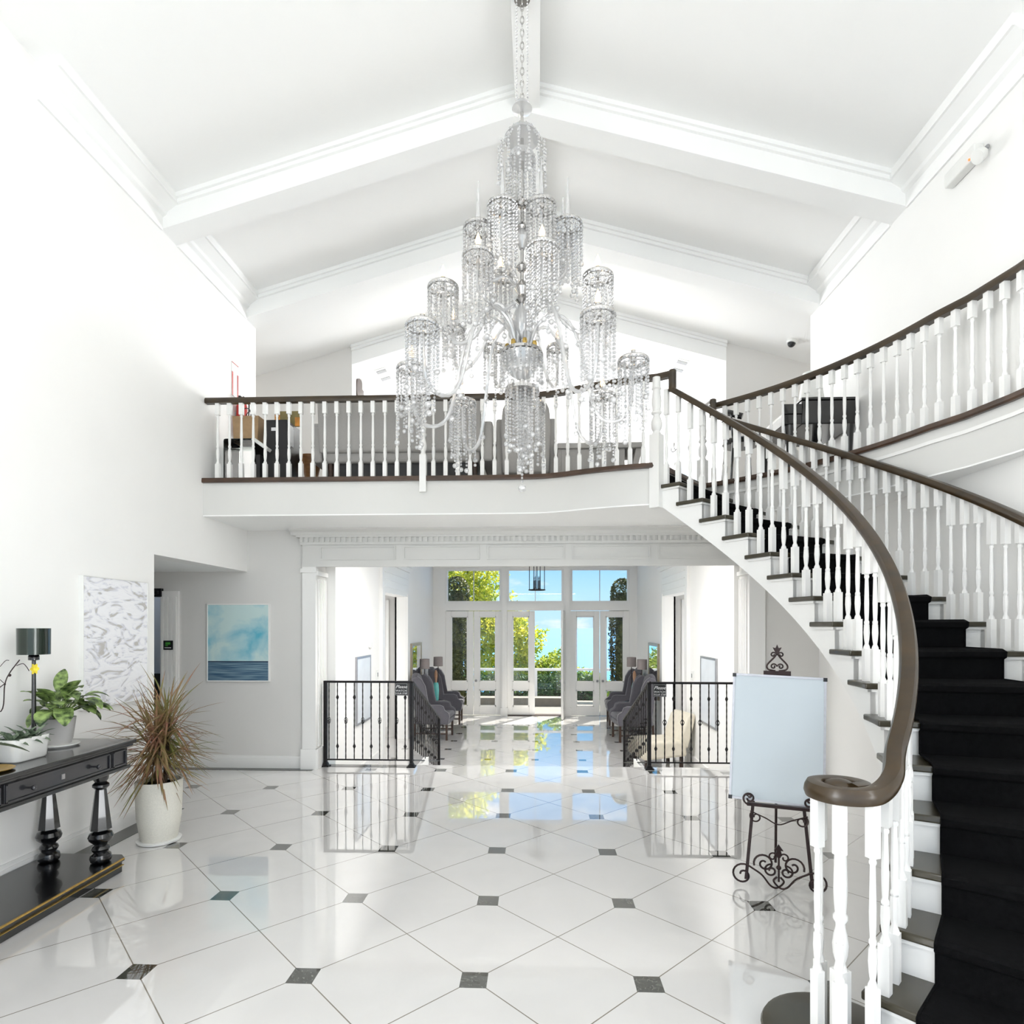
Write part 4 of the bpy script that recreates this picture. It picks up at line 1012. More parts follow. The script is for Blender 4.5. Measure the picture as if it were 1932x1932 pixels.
hung('seascape_painting', 'blue and white seascape painting in a thin white frame on the back wall', 'painting', -3.95, -3.185, YB, YB, 1.035, 1.965, 'back', 'sea_canvas', 'trim', .035, .014)
hung('abstract_painting', 'large white and silver abstract painting on the left wall above the console table', 'painting', XL, XL, 4.40, 5.16, 1.06, 2.085, 'left', 'abs_canvas', 'plastic', .04, .006)
hung('framed_print', 'silver-framed pale print on the left wall of the hall', 'picture', HL, HL, 8.15, 8.85, .32, 1.27, 'left', 'print', 'sframe', .03, .03)
hung('framed_print', 'silver-framed pale print on the right wall of the hall', 'picture', HR, HR, 8.0, 8.75, .32, 1.27, 'right', 'print', 'sframe', .03, .03)
hung('wall_mirror', 'champagne-framed mirror behind the lamps on the left of the hall', 'mirror', HL, HL, 11.75, 12.75, .25, 1.35, 'left', 'mirror', 'frame', .04, .06)
hung('wall_mirror', 'champagne-framed mirror behind the lamps on the right of the hall', 'mirror', HR, HR, 11.75, 12.75, .25, 1.35, 'right', 'mirror', 'frame', .04, .06)
# ================================================================== easel and whiteboard
ERZ = -.334; EO = Vector((1.555, 3.93, 0))
ez = thing('display_easel', 'dark scrolled iron easel standing before the stairs, holding the whiteboard', 'easel', EO, ERZ)
def spiral(c, r0, r1, a0, turns, n=26, y=0):
    return [(c[0] + (r0 + (r1 - r0) * i / n) * math.cos(a0 + turns * 2 * PI * i / n), y, c[1] + (r0 + (r1 - r0) * i / n) * math.sin(a0 + turns * 2 * PI * i / n)) for i in range(n + 1)]
for s_ in (-1, 1):
    MB().box(-.010, .010, -.008, .008, 0, 1, Matrix(((1, 0, -s_ * .115, s_ * .195), (0, 1, .22, -.02), (0, 0, 1.28, .05), (0, 0, 0, 1)))).build('leg', M['bronze'], ez)
MB().tube([(0, .20, 1.30), (0, .46, .01)], .009, 8).build('rear_leg', M['bronze'], ez)
MB().box(-.19, .19, -.01, .02, .525, .545).build('crossbar', M['bronze'], ez)
b = MB(); sw = .0065
for s_ in (-1, 1):
    fx = lambda P: [(s_ * x, y, z) for x, y, z in P]
    # foot scroll, lower S-curves and heart scrolls
    b.tube(fx(spiral((.215, .075), .075, .015, PI * .75, -1.35, y=-.02)), sw, 6)
    b.tube(fx(spline([(.165, -.02, .13), (.10, -.02, .09), (.05, -.02, .03), (.01, -.02, .02), (-.03, -.02, .06), (-.01, -.02, .09)], 6)), sw, 6)
    b.tube(fx(spiral((.085, .165), .065, .012, -PI * .1, 1.4, y=-.02)), sw, 6)
    b.tube(fx(spiral((.045, .125), .042, .01, PI * .55, -1.3, y=-.02)), sw, 6)
    b.tube(fx(spiral((.035, .215), .03, .008, PI, -1.1, y=-.02)), sw * .8, 6)
    # hooks that hold the board, and the festoon under it
    b.tube(fx(spiral((.175, .585), .042, .012, -PI * .5, 1.25, y=-.05)), sw, 6)
    b.tube(fx(spiral((.135, .455), .04, .01, PI * .3, -1.2, y=.0)), sw * .8, 6)
    b.tube(fx(spiral((.175, .60), .014, .004, 0, 1, 10, y=-.055)), sw, 6)
b.tube(spline([(-.17, 0, .49), (-.08, 0, .455), (0, 0, .42), (.08, 0, .455), (.17, 0, .49)], 6), sw * .7, 6)
b.prism([(0, .30), (-.028, .26), (-.012, .262), (-.02, .232), (0, .21), (.02, .232), (.012, .262), (.028, .26)], -.026, -.014, 'y')
b.tube([(0, -.02, .06), (0, -.02, .25)], sw, 6).ball((0, -.02, .15), .016, 8, 6)
b.build('lower_scrollwork', M['bronze'], ez)
b = MB(); TZ, TY = 1.375, .215
b.box(-.085, .085, TY - .01, TY + .01, TZ - .05, TZ + .02)
for s_ in (-1, 1):
    fx = lambda P: [(s_ * x, y, z) for x, y, z in P]
    b.tube(fx(spline([(.0, TY, TZ + .14), (.02, TY, TZ + .11), (.062, TY, TZ + .06), (.055, TY, TZ + .03), (.01, TY, TZ + .02)], 6)), .006, 6)
    b.tube(fx(spiral((.022, TZ + .05), .02, .005, PI, -1.2, y=TY)), .005, 6); b.tube(fx(spiral((.024, TZ + .13), .018, .005, PI, -1.1, y=TY)), .005, 6)
b.prism([(0, TZ + .20), (-.01, TZ + .175), (-.028, TZ + .18), (-.014, TZ + .15), (0, TZ + .125), (.014, TZ + .15), (.028, TZ + .18), (.01, TZ + .175)], TY - .006, TY + .006, 'y')
b.build('finial', M['bronze'], ez)
wb = thing('whiteboard', 'blank portrait whiteboard in a thin aluminium frame resting on the easel', 'whiteboard', EO, ERZ)
lean = .22 / 1.28
MW = Matrix(((1, 0, .03, -.015), (0, 1, lean, .055), (-.03, -lean * .2, 1, .555), (0, 0, 0, 1)))
MB().box(-.275, .275, -.008, .008, .0, .80, MW).build('panel', M['board'], wb, smooth=0)
b = MB()
for x in (-.287, .273): b.box(x, x + .014, -.012, .012, -.006, .806, MW)
for z in (-.012, .798): b.box(-.287, .287, -.012, .012, z, z + .014, MW)
b.build('frame', M['alu'], wb, smooth=0)
for x in (-.291, .267):
    for z in (-.016, .788): MB().box(x, x + .024, -.015, .015, z, z + .024, MW).build('corner_cap', M['black'], wb, smooth=0)
# ================================================================== wing chairs in the hall
def wing_chair(label, loc, rz):
    r = thing('wing_chair', label, 'chair', loc, rz, 'wing chairs along the sunken hall')
    MB().box(-.28, .34, -.27, .27, .30, .40).build('seat', M['greyfab'], r, bevel=.02)
    MB().box(-.22, .36, -.265, .265, .40, .50).build('seat_cushion', M['greyfab'], r, bevel=.045)
    o = [(-.31, .30), (.31, .30), (.32, .8), (.30, 1.05)] + [(.27 * math.cos(t), 1.05 + .19 * math.sin(t)) for t in [PI * i / 10 for i in range(1, 10)]] + [(-.30, 1.05), (-.32, .8)]
    T = Matrix(((1, 0, -.14, -.24), (0, 1, 0, 0), (0, 0, 1, 0), (0, 0, 0, 1)))
    MB().prism(o, 0, .11, 'x', T).build('backrest', M['greyfab'], r, bevel=.03)
    for s_ in (-1, 1):
        y0, y1 = sorted((s_ * .27, s_ * .345))
        wg = MB().prism([(-.30, .58), (-.02, .62), (-.06, .80), (-.10, 1.02), (-.17, 1.14), (-.25, 1.20), (-.36, 1.16), (-.33, .9)], y0, y1, 'y').build('wing', M['greyfab'], r, bevel=.025)
        a = MB().prism([(-.31, .30), (.33, .30), (.36, .46), (.34, .52), (.27, .56), (.24, .64), (.18, .66), (-.27, .66)], y0, y1, 'y').build('arm', M['greyfab'], r, bevel=.022)
        yy = s_ * .335
        MB().tube([(.34, yy, .31), (.365, yy, .46), (.345, yy, .525), (.275, yy, .565), (.245, yy, .645), (.18, yy, .668), (-.25, yy, .668)], .004, 6).build('piping', M['pipe'], a)
        MB().tube([(-.03, yy, .63), (-.06, yy, .80), (-.10, yy, 1.03), (-.17, yy, 1.15), (-.25, yy, 1.208)], .004, 6).build('piping', M['pipe'], wg)
        for x in (-.27, .30):
            b = MB(); k = -.06 if x < 0 else 0
            b.box(-.02, .02, -.02, .02, 0, .31, Matrix(((1, 0, -k, x + k), (0, 1, 0, s_ * .29), (0, 0, 1, 0), (0, 0, 0, 1)))); b.build('leg', M['darkwood'], r)
        MB().box(-.30, .29, s_ * .29 - .01, s_ * .29 + .01, .11, .135).build('stretcher', M['darkwood'], r)
    MB().box(-.02, .0, -.28, .28, .112, .133).build('stretcher', M['darkwood'], r)
    return r
w0 = wing_chair('charcoal wing chair on the left of the hall, just behind the raked railing', (-1.98, 11.5, HZ), -.04)
dup(w0, (-2.0, 13.3, HZ), .04, 'charcoal wing chair on the left of the hall, next to the glazed doors')
dup(w0, (1.80, 11.45, HZ), PI + .10, 'charcoal wing chair on the right of the hall, just behind the raked railing')
dup(w0, (1.88, 13.3, HZ), PI - .04, 'charcoal wing chair on the right of the hall, next to the glazed doors')
def floor_lamp(label, loc):
    r = thing('floor_lamp', label, 'lamp', loc, 0, 'slim lamps beside the hall mirrors')
    MB().lathe([(.11, 0), (.11, .012), (.02, .02)], seg=24).build('base', M['bronze'], r); MB().lathe([(.008, .01), (.008, 1.40)], seg=8).build('pole', M['bronze'], r)
    MB().lathe([(.10, 1.28), (.098, 1.48)], seg=28, cap=False).lathe([(.096, 1.48), (.098, 1.28)], seg=28, cap=False).build('lamp_shade', M['shade'], r); return r
f0 = floor_lamp('slim lamp with taupe drum shade, left hall, the one nearer the railing', (-2.28, 12.1, HZ))
dup(f0, (-2.14, 12.92, HZ + .05), 0, 'slim lamp with taupe drum shade, left hall, the one nearer the doors')
dup(f0, (2.10, 12.1, HZ), 0, 'slim lamp with taupe drum shade, right hall, the one nearer the railing')
dup(f0, (2.02, 12.92, HZ + .05), 0, 'slim lamp with taupe drum shade, right hall, the one nearer the doors')
for q in [o for o in bpy.data.objects if o.name.startswith('floor_lamp') and abs(o.location.z - HZ - .05) < .01]: q.location.z = HZ
def side_table(label, loc):
    r = thing('side_table', label, 'table', loc, 0, 'small tables between the wing chairs')
    MB().lathe([(.19, .575), (.20, .585), (.20, .60), (.19, .605)], seg=30).build('table_top', M['lacquer'], r)
    for k in range(3): a = k * 2 * PI / 3; MB().tube([(.15 * math.cos(a), .15 * math.sin(a), 0), (.12 * math.cos(a), .12 * math.sin(a), .58)], .012, 6).build('leg', M['lacquer'], r)
    return r
s0 = side_table('small black table between the two left wing chairs', (-2.1, 12.4, HZ)); dup(s0, (2.0, 12.4, HZ), 0, 'small black table between the two right wing chairs')
def vase(label, loc):
    r = thing('vase', label, 'vase', loc, 0, 'turquoise vases on the hall side tables')
    MB().lathe([(.05, 0), (.062, .02), (.066, .2), (.058, .32), (.045, .36), (.047, .37), (.04, .37), (.045, .33)], seg=24).build('body', M['teal'], r)
    MB().lathe([(.015, .33), (.02, .40), (.035, .50), (.035, .56), (.015, .62), (.005, .63)], seg=12).build('dried_stems', M['peach'], r); return r
v0 = vase('turquoise vase with peach stems on the left side table', (-2.1, 12.4, HZ + .605)); dup(v0, (2.0, 12.4, HZ + .605), 0, 'turquoise vase with peach stems on the right side table')
# cream slipper chair
sc = thing('slipper_chair', 'cream leather slipper chair on the right, seen through the iron railing', 'chair', (1.86, 9.25, HZ), PI + .25)
MB().prism([(-.33, .20), (.36, .16), (.40, .22), (.40, .40), (.34, .44), (-.30, .44)], -.29, .29, 'y').build('seat', M['cream'], sc, bevel=.04)
MB().prism([(-.34, .30), (-.20, .40), (-.24, .55), (-.33, .78), (-.40, .84), (-.47, .82), (-.46, .72), (-.40, .5)], -.28, .28, 'y').build('backrest', M['cream'], sc, bevel=.035)
for x in (-.26, .30):
    for y in (-.22, .22): MB().box(x - .022, x + .022, y - .022, y + .022, 0, .2).build('leg', M['darkwood'], sc)
# dark coat-covered chair in the right alcove
# ================================================================== hall lantern, switches
la = thing('hanging_lantern', 'black open-cage lantern hanging in the hall before the middle transom', 'lantern', (0.0, 12.5, 2.44))
b = MB()
for z in (.01, .60):
    b.tube([(.17 * math.cos(2 * PI * i / 24), .17 * math.sin(2 * PI * i / 24), z) for i in range(24)], .011, 6, closed=True)
for k in range(2): a = k * PI / 2 + .4; b.tube([(.17 * math.cos(a), .17 * math.sin(a), .01), (-.17 * math.cos(a), -.17 * math.sin(a), .01)], .007, 6)
for k in range(2): a = k * PI / 2 + .4; b.tube([(.17 * math.cos(a), .17 * math.sin(a), .60), (-.17 * math.cos(a), -.17 * math.sin(a), .60)], .007, 6)
b.build('ring', M['iron'], la)
for k in range(4): a = k * PI / 2 + .4; MB().tube([(.17 * math.cos(a), .17 * math.sin(a), .01), (.17 * math.cos(a), .17 * math.sin(a), .60)], .008, 6).build('bar', M['iron'], la)
MB().tube([(0, 0, .01), (0, 0, .68)], .009, 6).build('rod', M['iron'], la)
for k in range(4): a = k * PI / 2 + 1.1; MB().lathe([(.02, .03), (.014, .05), (.014, .2), (.008, .22), (.011, .26), (.001, .31)], (.07 * math.cos(a), .07 * math.sin(a), 0), 8).build('candle', M['iron'], la)
def plate(name, label, cat, wall, y, z, w, h, m='plastic'):
    o = MB().box(-w / 2, w / 2, -.012, 0, -h / 2, h / 2).build(name, M[m], None, bevel=.003); o.location = ((HL, y, z) if wall == 'left' else (HR, y, z)); o.rotation_euler = (0, 0, PI / 2 if wall == 'left' else -PI / 2)
    MB().box(-w * .12, w * .12, -.018, -.012, -h * .22, h * .22).build('toggle', M['greymetal'], o); return tag(o, label, cat)
plate('light_switch', 'white switch plate on the left hall wall beside the alcove casing', 'switch', 'left', 9.28, .94, .12, .14)
plate('light_switch', 'white switch plate on the right hall wall beside the alcove casing', 'switch', 'right', 9.28, .94, .12, .14)
o = MB().lathe([(.06, 0), (.06, .02), (.045, .035), (.001, .038)], seg=24).build('smoke_detector', M['plastic'], None); o.location = (HL, 8.86, 1.42); o.rotation_euler = (0, PI / 2, 0); tag(o, 'small round white detector on the left hall wall above the framed print', 'detector')
o = MB().box(-.055, .055, -.012, 0, -.055, .055).build('door_sign', M['signblack'], None); o.location = (-4.41, YB - .045, 1.47); tag(o, 'small black and green sign on the fluted casing of the passage', 'sign')
MB().box(-.03, .03, -.0135, -.012, .008, .035).box(-.03, .0, -.0135, -.012, -.012, .003).build('pictogram', M['green'], o, smooth=0); MB().box(-.04, .04, -.0135, -.012, -.035, -.027).build('text_line', M['ink'], o, smooth=0)
o = MB().box(-.36, .36, -.05, 0, -.05, .05).box(-.02, .34, -.09, -.05, -.02, .02).build('door_closer', M['black'], None); o.location = (-4.86, YB, 2.1); tag(o, 'black door closer over the passage doorway', 'door closer')
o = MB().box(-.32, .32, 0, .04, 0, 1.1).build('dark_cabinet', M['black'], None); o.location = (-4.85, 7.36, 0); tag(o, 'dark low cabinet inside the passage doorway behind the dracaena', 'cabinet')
# ================================================================== loft furniture
sf = thing('sofa', 'light grey sofa seen from behind through the balcony balusters', 'sofa', (-1.48, 6.85, ZL))
MB().box(-.86, .86, -.36, .30, .26, .46).build('seat', M['sofafab'], sf, bevel=.03)
for x in (-.43, .43): MB().box(x - .42, x + .42, -.22, .34, .46, .58).build('cushion', M['sofafab'], sf, bevel=.04)
MB().box(-.90, .90, -.40, -.26, .36, .93, Matrix(((1, 0, 0, 0), (0, 1, -.12, .04), (0, 0, 1, 0), (0, 0, 0, 1)))).build('backrest', M['sofafab'], sf, bevel=.03)
for s_ in (-1, 1):
    MB().prism([(-.38, .26), (.32, .26), (.34, .56), (.28, .64), (-.36, .70)], *sorted((s_ * .88, s_ * 1.0)), 'x').build('arm', M['sofafab'], sf, bevel=.025)
    for y in (-.3, .24): MB().lathe([(.02, 0), (.03, .26)], (s_ * .8, y, 0), 10).build('leg', M['darkwood'], sf)
MB().box(-.84, .84, -.30, .28, .04, .26).build('under_shade', M['black'], sf)  # black box standing in for the shade beneath the sofa
ac = thing('armchair', 'grey round-topped armchair seen from behind beyond the chandelier', 'chair', (-.12, 6.85, ZL))
o_ = [(-.25, .12), (.25, .12), (.27, .6)] + [(.26 * math.cos(t), .76 + .24 * math.sin(t)) for t in [PI * i / 12 for i in range(13)]] + [(-.27, .6)]
MB().prism(o_, -.38, -.26, 'y').build('backrest', M['sofafab'], ac, bevel=.03)
MB().box(-.25, .25, -.26, .3, .16, .46).build('seat', M['sofafab'], ac, bevel=.04)
for s_ in (-1, 1):
    MB().prism([(-.30, .12), (.28, .12), (.30, .55), (-.28, .75)], *sorted((s_ * .25, s_ * .33)), 'x').build('arm', M['sofafab'], ac, bevel=.025)
    for y in (-.28, .22): MB().lathe([(.018, 0), (.025, .14)], (s_ * .22, y, 0), 8).build('leg', M['darkwood'], ac)
ct = thing('low_table', 'low pale table with a splayed end behind the balcony curve', 'table', (.68, 6.68, ZL))
MB().box(-.46, .46, -.25, .25, .37, .43).build('table_top', M['sofafab'], ct, bevel=.008); MB().box(-.42, .26, -.22, .22, .04, .37).build('shelf_box', M['sofafab'], ct, bevel=.008)
MB().prism([(.30, 0), (.35, 0), (.45, .37), (.38, .37)], -.22, .22, 'y').build('leg', M['sofafab'], ct); MB().box(-.46, -.42, -.22, .22, 0, .37).build('leg', M['sofafab'], ct)
sq = thing('side_cube', 'small white side table between the sofa and the armchair', 'table', (-.62, 7.5, ZL)); MB().box(-.16, .16, -.16, .16, .36, .40).build('table_top', M['plastic'], sq); MB().box(-.14, .14, -.14, .14, 0, .36).build('base', M['plastic'], sq)
tag(MB().lathe([(.03, 0), (.05, .01), (.10, .09), (.12, .19), (.112, .19), (.09, .09), (.001, .03)], seg=24).build('bowl', mat('dark_red_lacquer', (120, 50, 50), .3, var=.1, coat=.4), None), 'dark red bowl on the small white side table', 'bowl').location = (-.62, 7.5, ZL + .40)
gt = thing('glass_side_table', 'bent clear glass side table at the left end of the balcony', 'table', (-3.17, 6.45, ZL))
MB().box(-.16, .16, -.2, .2, .448, .46).build('table_top', M['tableglass'], gt, smooth=0); 
for x in (-.16, .148): MB().box(x, x + .012, -.2, .2, 0, .448).build('side', M['tableglass'], gt, smooth=0)
MB().tube([(-.16, -.2, 0), (-.16, -.2, .445), (-.145, -.2, .46), (.145, -.2, .46), (.16, -.2, .445), (.16, -.2, 0)], .004, 6).build('edge', M['shadeblack'], gt)
pb = thing('paper_bag', 'brown kraft paper bag with black handles on the glass side table', 'bag', (-3.16, 6.45, ZL + .46))
MB().prism([(-.13, 0), (.13, 0), (.145, .29), (-.145, .29)], -.07, .07, 'y').build('body', M['kraft'], pb, smooth=0)
for y in (-.05, .05): MB().tube(spline([(-.05, y, .28), (-.045, y, .35), (0, y, .38), (.045, y, .35), (.05, y, .28)], 5), .005, 6).build('handle', M['black'], pb)
fe = thing('fire_extinguisher', 'red fire extinguisher on the left wall above the glass side table', 'extinguisher', (XL + .07, 6.78, 3.86))
MB().lathe([(.05, 0), (.06, .015), (.06, .36), (.05, .40), (.02, .43), (.02, .45)], seg=20).build('cylinder', M['red'], fe); MB().tube([(0, 0, .44), (.03, -.02, .47), (.05, -.05, .45)], .012, 8).box(-.012, .012, -.06, .03, .45, .475).build('handle', M['black'], fe)
MB().tube([(.02, .02, .45), (.07, .03, .40), (.07, .02, .22)], .008, 6).build('hose', M['black'], fe); MB().box(-.07, -.055, -.03, .03, .1, .3).build('bracket', M['greymetal'], fe)
sg = MB().box(0, .006, -.075, .075, -.19, .19).build('fire_point_sign', M['plastic'], None); sg.location = (XL, 6.75, 4.52); tag(sg, 'narrow white sign with red stripes on the left wall above the handrail', 'sign')
MB().box(.006, .008, -.075, -.045, -.19, .08).box(.006, .008, .045, .075, -.19, .08).box(.006, .008, -.075, .075, .182, .19).build('red_stripe', M['red'], sg, smooth=0)
cb = thing('black_cabinet', 'narrow black cabinet with a small white label behind the balusters', 'cabinet', (-2.82, 6.55, ZL)); MB().box(-.125, .125, -.18, .18, 0, .70).build('body', M['black'], cb, bevel=.006); MB().box(-.05, .0, -.183, -.18, .58, .615).build('paper_label', M['paper'], cb, smooth=0)
bx_ = tag(MB().box(-.095, .095, -.12, .12, 0, .40).build('black_box', M['black'], None, bevel=.006), 'low black box standing between the glass table and the black cabinet', 'box'); bx_.location = (-2.975, 6.40, ZL); bx_.scale = (.25, 1, .75)
wt = tag(MB().box(-.10, .10, -.05, .05, -.018, .018).build('white_tray', M['plastic'], None, bevel=.006), 'white tray tilted against the black cabinet', 'tray'); wt.location = (-2.93, 6.27, ZL + .40); wt.rotation_euler = (0, .62, 0)
MB().box(.125, .131, -.16, -.02, .44, .64).box(.131, .135, -.17, -.04, .47, .66).build('pinned_papers', M['paper'], cb)
fr = thing('propped_print', 'olive and orange print leaning on top of the black cabinet', 'picture', (-2.78, 6.6, ZL + .70)); MB().box(-.15, .15, -.01, .01, 0, .17).build('panel', mat('olive_print', (128, 116, 70), .6, var=.3, scale=6), fr); MB().box(-.15, -.09, -.012, -.01, .02, .13).build('orange_patch', M['orange'], fr, smooth=0); MB().box(.08, .15, -.012, -.01, .0, .10).build('orange_patch', M['orange'], fr, smooth=0)
dt = tag(MB().lathe([(.10, 0), (.085, .08), (.075, .2), (.10, .32), (.135, .42), (.14, .45), (.13, .455)], seg=28).build('drum_stool', mat('turned_oak', (150, 104, 60), .5, var=.25, scale=8, stretch=(1, 1, 5)), None), 'waisted brown wooden stool left of the grey sofa', 'stool'); dt.location = (-2.64, 6.92, ZL)
# piano
pn = thing('digital_piano', 'small black grand-style piano against the right wall of the gallery', 'piano', (2.9, 6.5, ZL))
bd = [(-.24, -.36), (.30, -.36)] + [(.30 + .02 * math.sin(PI * i / 8), -.36 + .8 * i / 8) for i in range(1, 8)] + [(.30, .44), (-.24, .44)]
MB().prism(bd, .50, .74, 'z').build('body', M['lacquer'], pn, bevel=.012)
MB().prism([(x * 1.02, y * 1.02) for x, y in bd], .74, .765, 'z').build('lid', M['lacquer'], pn, bevel=.006)
MB().box(-.42, -.24, -.36, .44, .50, .60).build('key_bed', M['lacquer'], pn, bevel=.006)
for y in (-.37, .42): MB().box(-.42, -.24, y, y + .03, .60, .70).build('cheek', M['lacquer'], pn, bevel=.006)
ks = MB().box(-.41, -.26, -.34, .42, .60, .625).build('keys', M['key'], pn, smooth=0)
b = MB()
for i in range(22):
    if i % 7 in (2, 6): continue
    y = -.33 + i * .034; b.box(-.34, -.26, y + .024, y + .044, .625, .64)
b.build('black_key', M['black'], ks, smooth=0)
for x, y in ((-.34, -.30), (-.34, .38), (.24, -.31), (.24, .38)): MB().lathe([(.022, 0), (.024, .04), (.03, .1), (.05, .44), (.055, .5)], (x, y, 0), 12).build('leg', M['lacquer'], pn)
MB().box(-.20, -.16, .0, .04, .1, .5).box(-.28, -.10, -.06, .1, .06, .1).build('pedal_lyre', M['lacquer'], pn)
wl = thing('white_lamp', 'white tapered lamp standing on the piano lid', 'lamp', (2.86, 6.38, ZL + .765)); MB().lathe([(.06, 0), (.06, .012), (.012, .02), (.012, .08)], seg=20).build('base', M['chrome'], wl); MB().lathe([(.125, .05), (.085, .34)], seg=30, cap=False).build('lamp_shade', M['ceramic'], wl)
pc = thing('piano_chair', 'black round-backed chair drawn up to the piano keyboard', 'chair', (2.22, 6.62, ZL))
MB().lathe([(.18, .42), (.20, .44), (.20, .47), (.18, .485)], seg=26).build('seat', M['lacquer'], pc)
MB().tube([(-.18 * math.cos(t), .19 * math.sin(t), .78 - .1 * abs(math.sin(t)) ** 2) for t in [-1.3 + 2.6 * i / 14 for i in range(15)]], .035, 8).build('backrest', M['lacquer'], pc)
for x, y in ((-.13, -.13), (-.13, .13), (.13, -.13), (.13, .13)): MB().tube([(x * 1.25, y * 1.25, 0), (x, y, .43)], .014, 6).build('leg', M['lacquer'], pc)
for y in (-.14, 0, .14): MB().tube([(-.14, y, .47), (-.18 + abs(y) * .2, y, .75)], .010, 6).build('spindle', M['lacquer'], pc)
# ================================================================== devices on walls and ceiling
def onslope(name, label, cat, px, t, s_):
    p = at(px[0], px[1], t); o = thing(name, label, cat, (p.x, p.y, zc_(p.x) - .001)); o.rotation_euler = (0, math.atan(.285) * s_, 0); return o
for lab, px, t, s_ in (('white ceiling vent on the left slope of the upper room', (724, 713), 9.97, -1), ('white ceiling vent on the right slope of the upper room', (1283, 696), 9.68, 1)):
    o = onslope('ceiling_vent', lab, 'vent', px, t, s_); o['group'] = 'vents in the upper room ceiling'
    MB().box(-.10, .10, -.24, .24, -.012, 0).build('frame', M['plastic'], o, smooth=0)
    for k in range(3): MB().box(-.08, .08, -.20 + k * .14, -.10 + k * .14, -.018, -.012).build('grille', M['greymetal'] if k != 1 else M['plastic'], o, smooth=0)
o = onslope('dome_camera', 'small white dome camera on the loft ceiling right of the opening', 'camera', (1495, 650), 8.13, 1); MB().lathe([(.07, 0), (.07, -.03), (.06, -.04)], seg=24).build('base', M['plastic'], o); MB().ball((0, 0, -.04), .05, 16, 10).build('dome', M['black'], o)
em = thing('emergency_light', 'white emergency light unit high on the right wall', 'light', (XR, 4.62, 5.16)); em.rotation_euler = (0, 0, -PI / 2)
MB().box(-.20, .12, -.075, 0, -.05, .06).build('body', M['plastic'], em, bevel=.012); MB().lathe([(.02, 0), (.045, .03), (.05, .075)], seg=20, M=Matrix.Translation((.19, -.04, -.06)) @ Matrix.Rotation(math.radians(125), 4, 'X')).build('lamp_head', M['plastic'], em); MB().ball((.08, -.077, -.035), .009, 10, 8).build('indicator', M['led'], em)
MB().lathe([(.014, 0), (.014, .06)], seg=8, M=Matrix.Translation((.14, -.03, -.03)) @ Matrix.Rotation(PI / 2, 4, 'Y')).build('bracket', M['greymetal'], em)
ck = thing('wall_clock', 'round dark-rimmed clock on the left wall of the upper room', 'clock', (-2.9, 9.62, 5.50)); ck.rotation_euler = (0, PI / 2, 0)
MB().lathe([(.17, 0), (.20, .01), (.20, .04), (.175, .045)], seg=36).build('rim', M['darkwood'], ck); MB().lathe([(.001, .03), (.176, .03)], seg=36).build('dial', M['paper'], ck); MB().box(-.09, .0, -.004, .004, .032, .036).box(-.004, .004, 0, .12, .032, .036).build('hand', M['black'], ck)
o = MB().box(0, .05, -.06, .06, -.09, .09).build('wall_alarm', M['plastic'], None, bevel=.01); o.location = (-2.895, 9.75, 5.66); tag(o, 'small white alarm unit on the wall above the round clock', 'alarm')
sn = thing('wall_sconce', 'brass two-light sconce with white shades on the right wall of the upper room', 'sconce', (2.9, 12.4, 5.35)); 
MB().lathe([(.06, 0), (.05, -.02)], seg=16, M=Matrix.Rotation(PI / 2, 4, 'Y')).build('backplate', M['brass'], sn)
for y in (-.12, .12):
    MB().tube(spline([(-.02, 0, 0), (-.08, y * .5, -.06), (-.12, y, -.04), (-.12, y, .06)], 6), .008, 6).build('arm', M['iron'], sn); MB().lathe([(.075, .08), (.05, .24)], (-.12, y, 0), 18, cap=False).build('lamp_shade', M['ceramic'], sn)
# ================================================================== garden beyond the doors
def leaves(n, sampler, size, seed):
    q = random.Random(seed); b = MB()
    for _ in range(n):
        p = Vector(sampler(q)); d = Vector((q.gauss(0, 1), q.gauss(0, 1), q.gauss(0, 1))).normalized(); e = d.orthogonal().normalized(); e = (Matrix.Rotation(q.uniform(0, 6.28), 3, d) @ e); f = d.cross(e); s_ = size * q.uniform(.7, 1.3)
        b.quad(p - e * s_, p + f * s_ * .45 + d * s_ * .1, p + e * s_, p - f * s_ * .45 + d * s_ * .1)
    return b
def shell(c, r, q, lo=.55):
    d = Vector((q.gauss(0, 1), q.gauss(0, 1), q.gauss(0, 1))).normalized(); k = r_lump(d) * q.uniform(lo, 1.0)
    return (c[0] + d.x * r[0] * k, c[1] + d.y * r[1] * k, c[2] + d.z * r[2] * k)
def r_lump(d): return 1 + .12 * math.sin(5 * d.x + 1) + .12 * math.sin(6 * d.z + 3 * d.y) + .08 * math.sin(11 * d.x - 7 * d.z)
def shrub(name, label, cat, c, r, n, size, m, seed, trunk=(), group=None, lo=.55):
    o = thing(name, label, cat, (c[0], c[1], HZ - .2), 0, group)
    b = leaves(n, lambda q: shell(c, r, q, lo), size, seed)
    b.build('foliage', M[m], o, smooth=0, world=True)
    t = MB(); t.tube([(0, 0, -.3), (.03, 0, (c[2] - HZ) * .6), (0, .03, c[2] - HZ + .2)], [.09, .06, .03], 8)
    for k in range(4): a = k * 1.6 + seed; t.tube([(.02, 0, (c[2] - HZ) * .6), (r[0] * .5 * math.cos(a), r[1] * .5 * math.sin(a), c[2] - HZ + .2 + r[2] * .4)], [.035, .012], 6)
    t.build('trunk', M['bark'], o); return o
shrub('garden_tree', 'tall yellow-green tree filling the left transom beyond the terrace', 'tree', (-3.0, 21.5, 3.2), (2.0, 1.6, 2.6), 11000, .085, 'leaf_tree', 1)
shrub('garden_tree', 'bushy green tree sloping down behind the open middle door', 'tree', (-1.15, 20.6, .9), (1.5, 1.2, 1.75), 8000, .08, 'leaf_tree', 2)
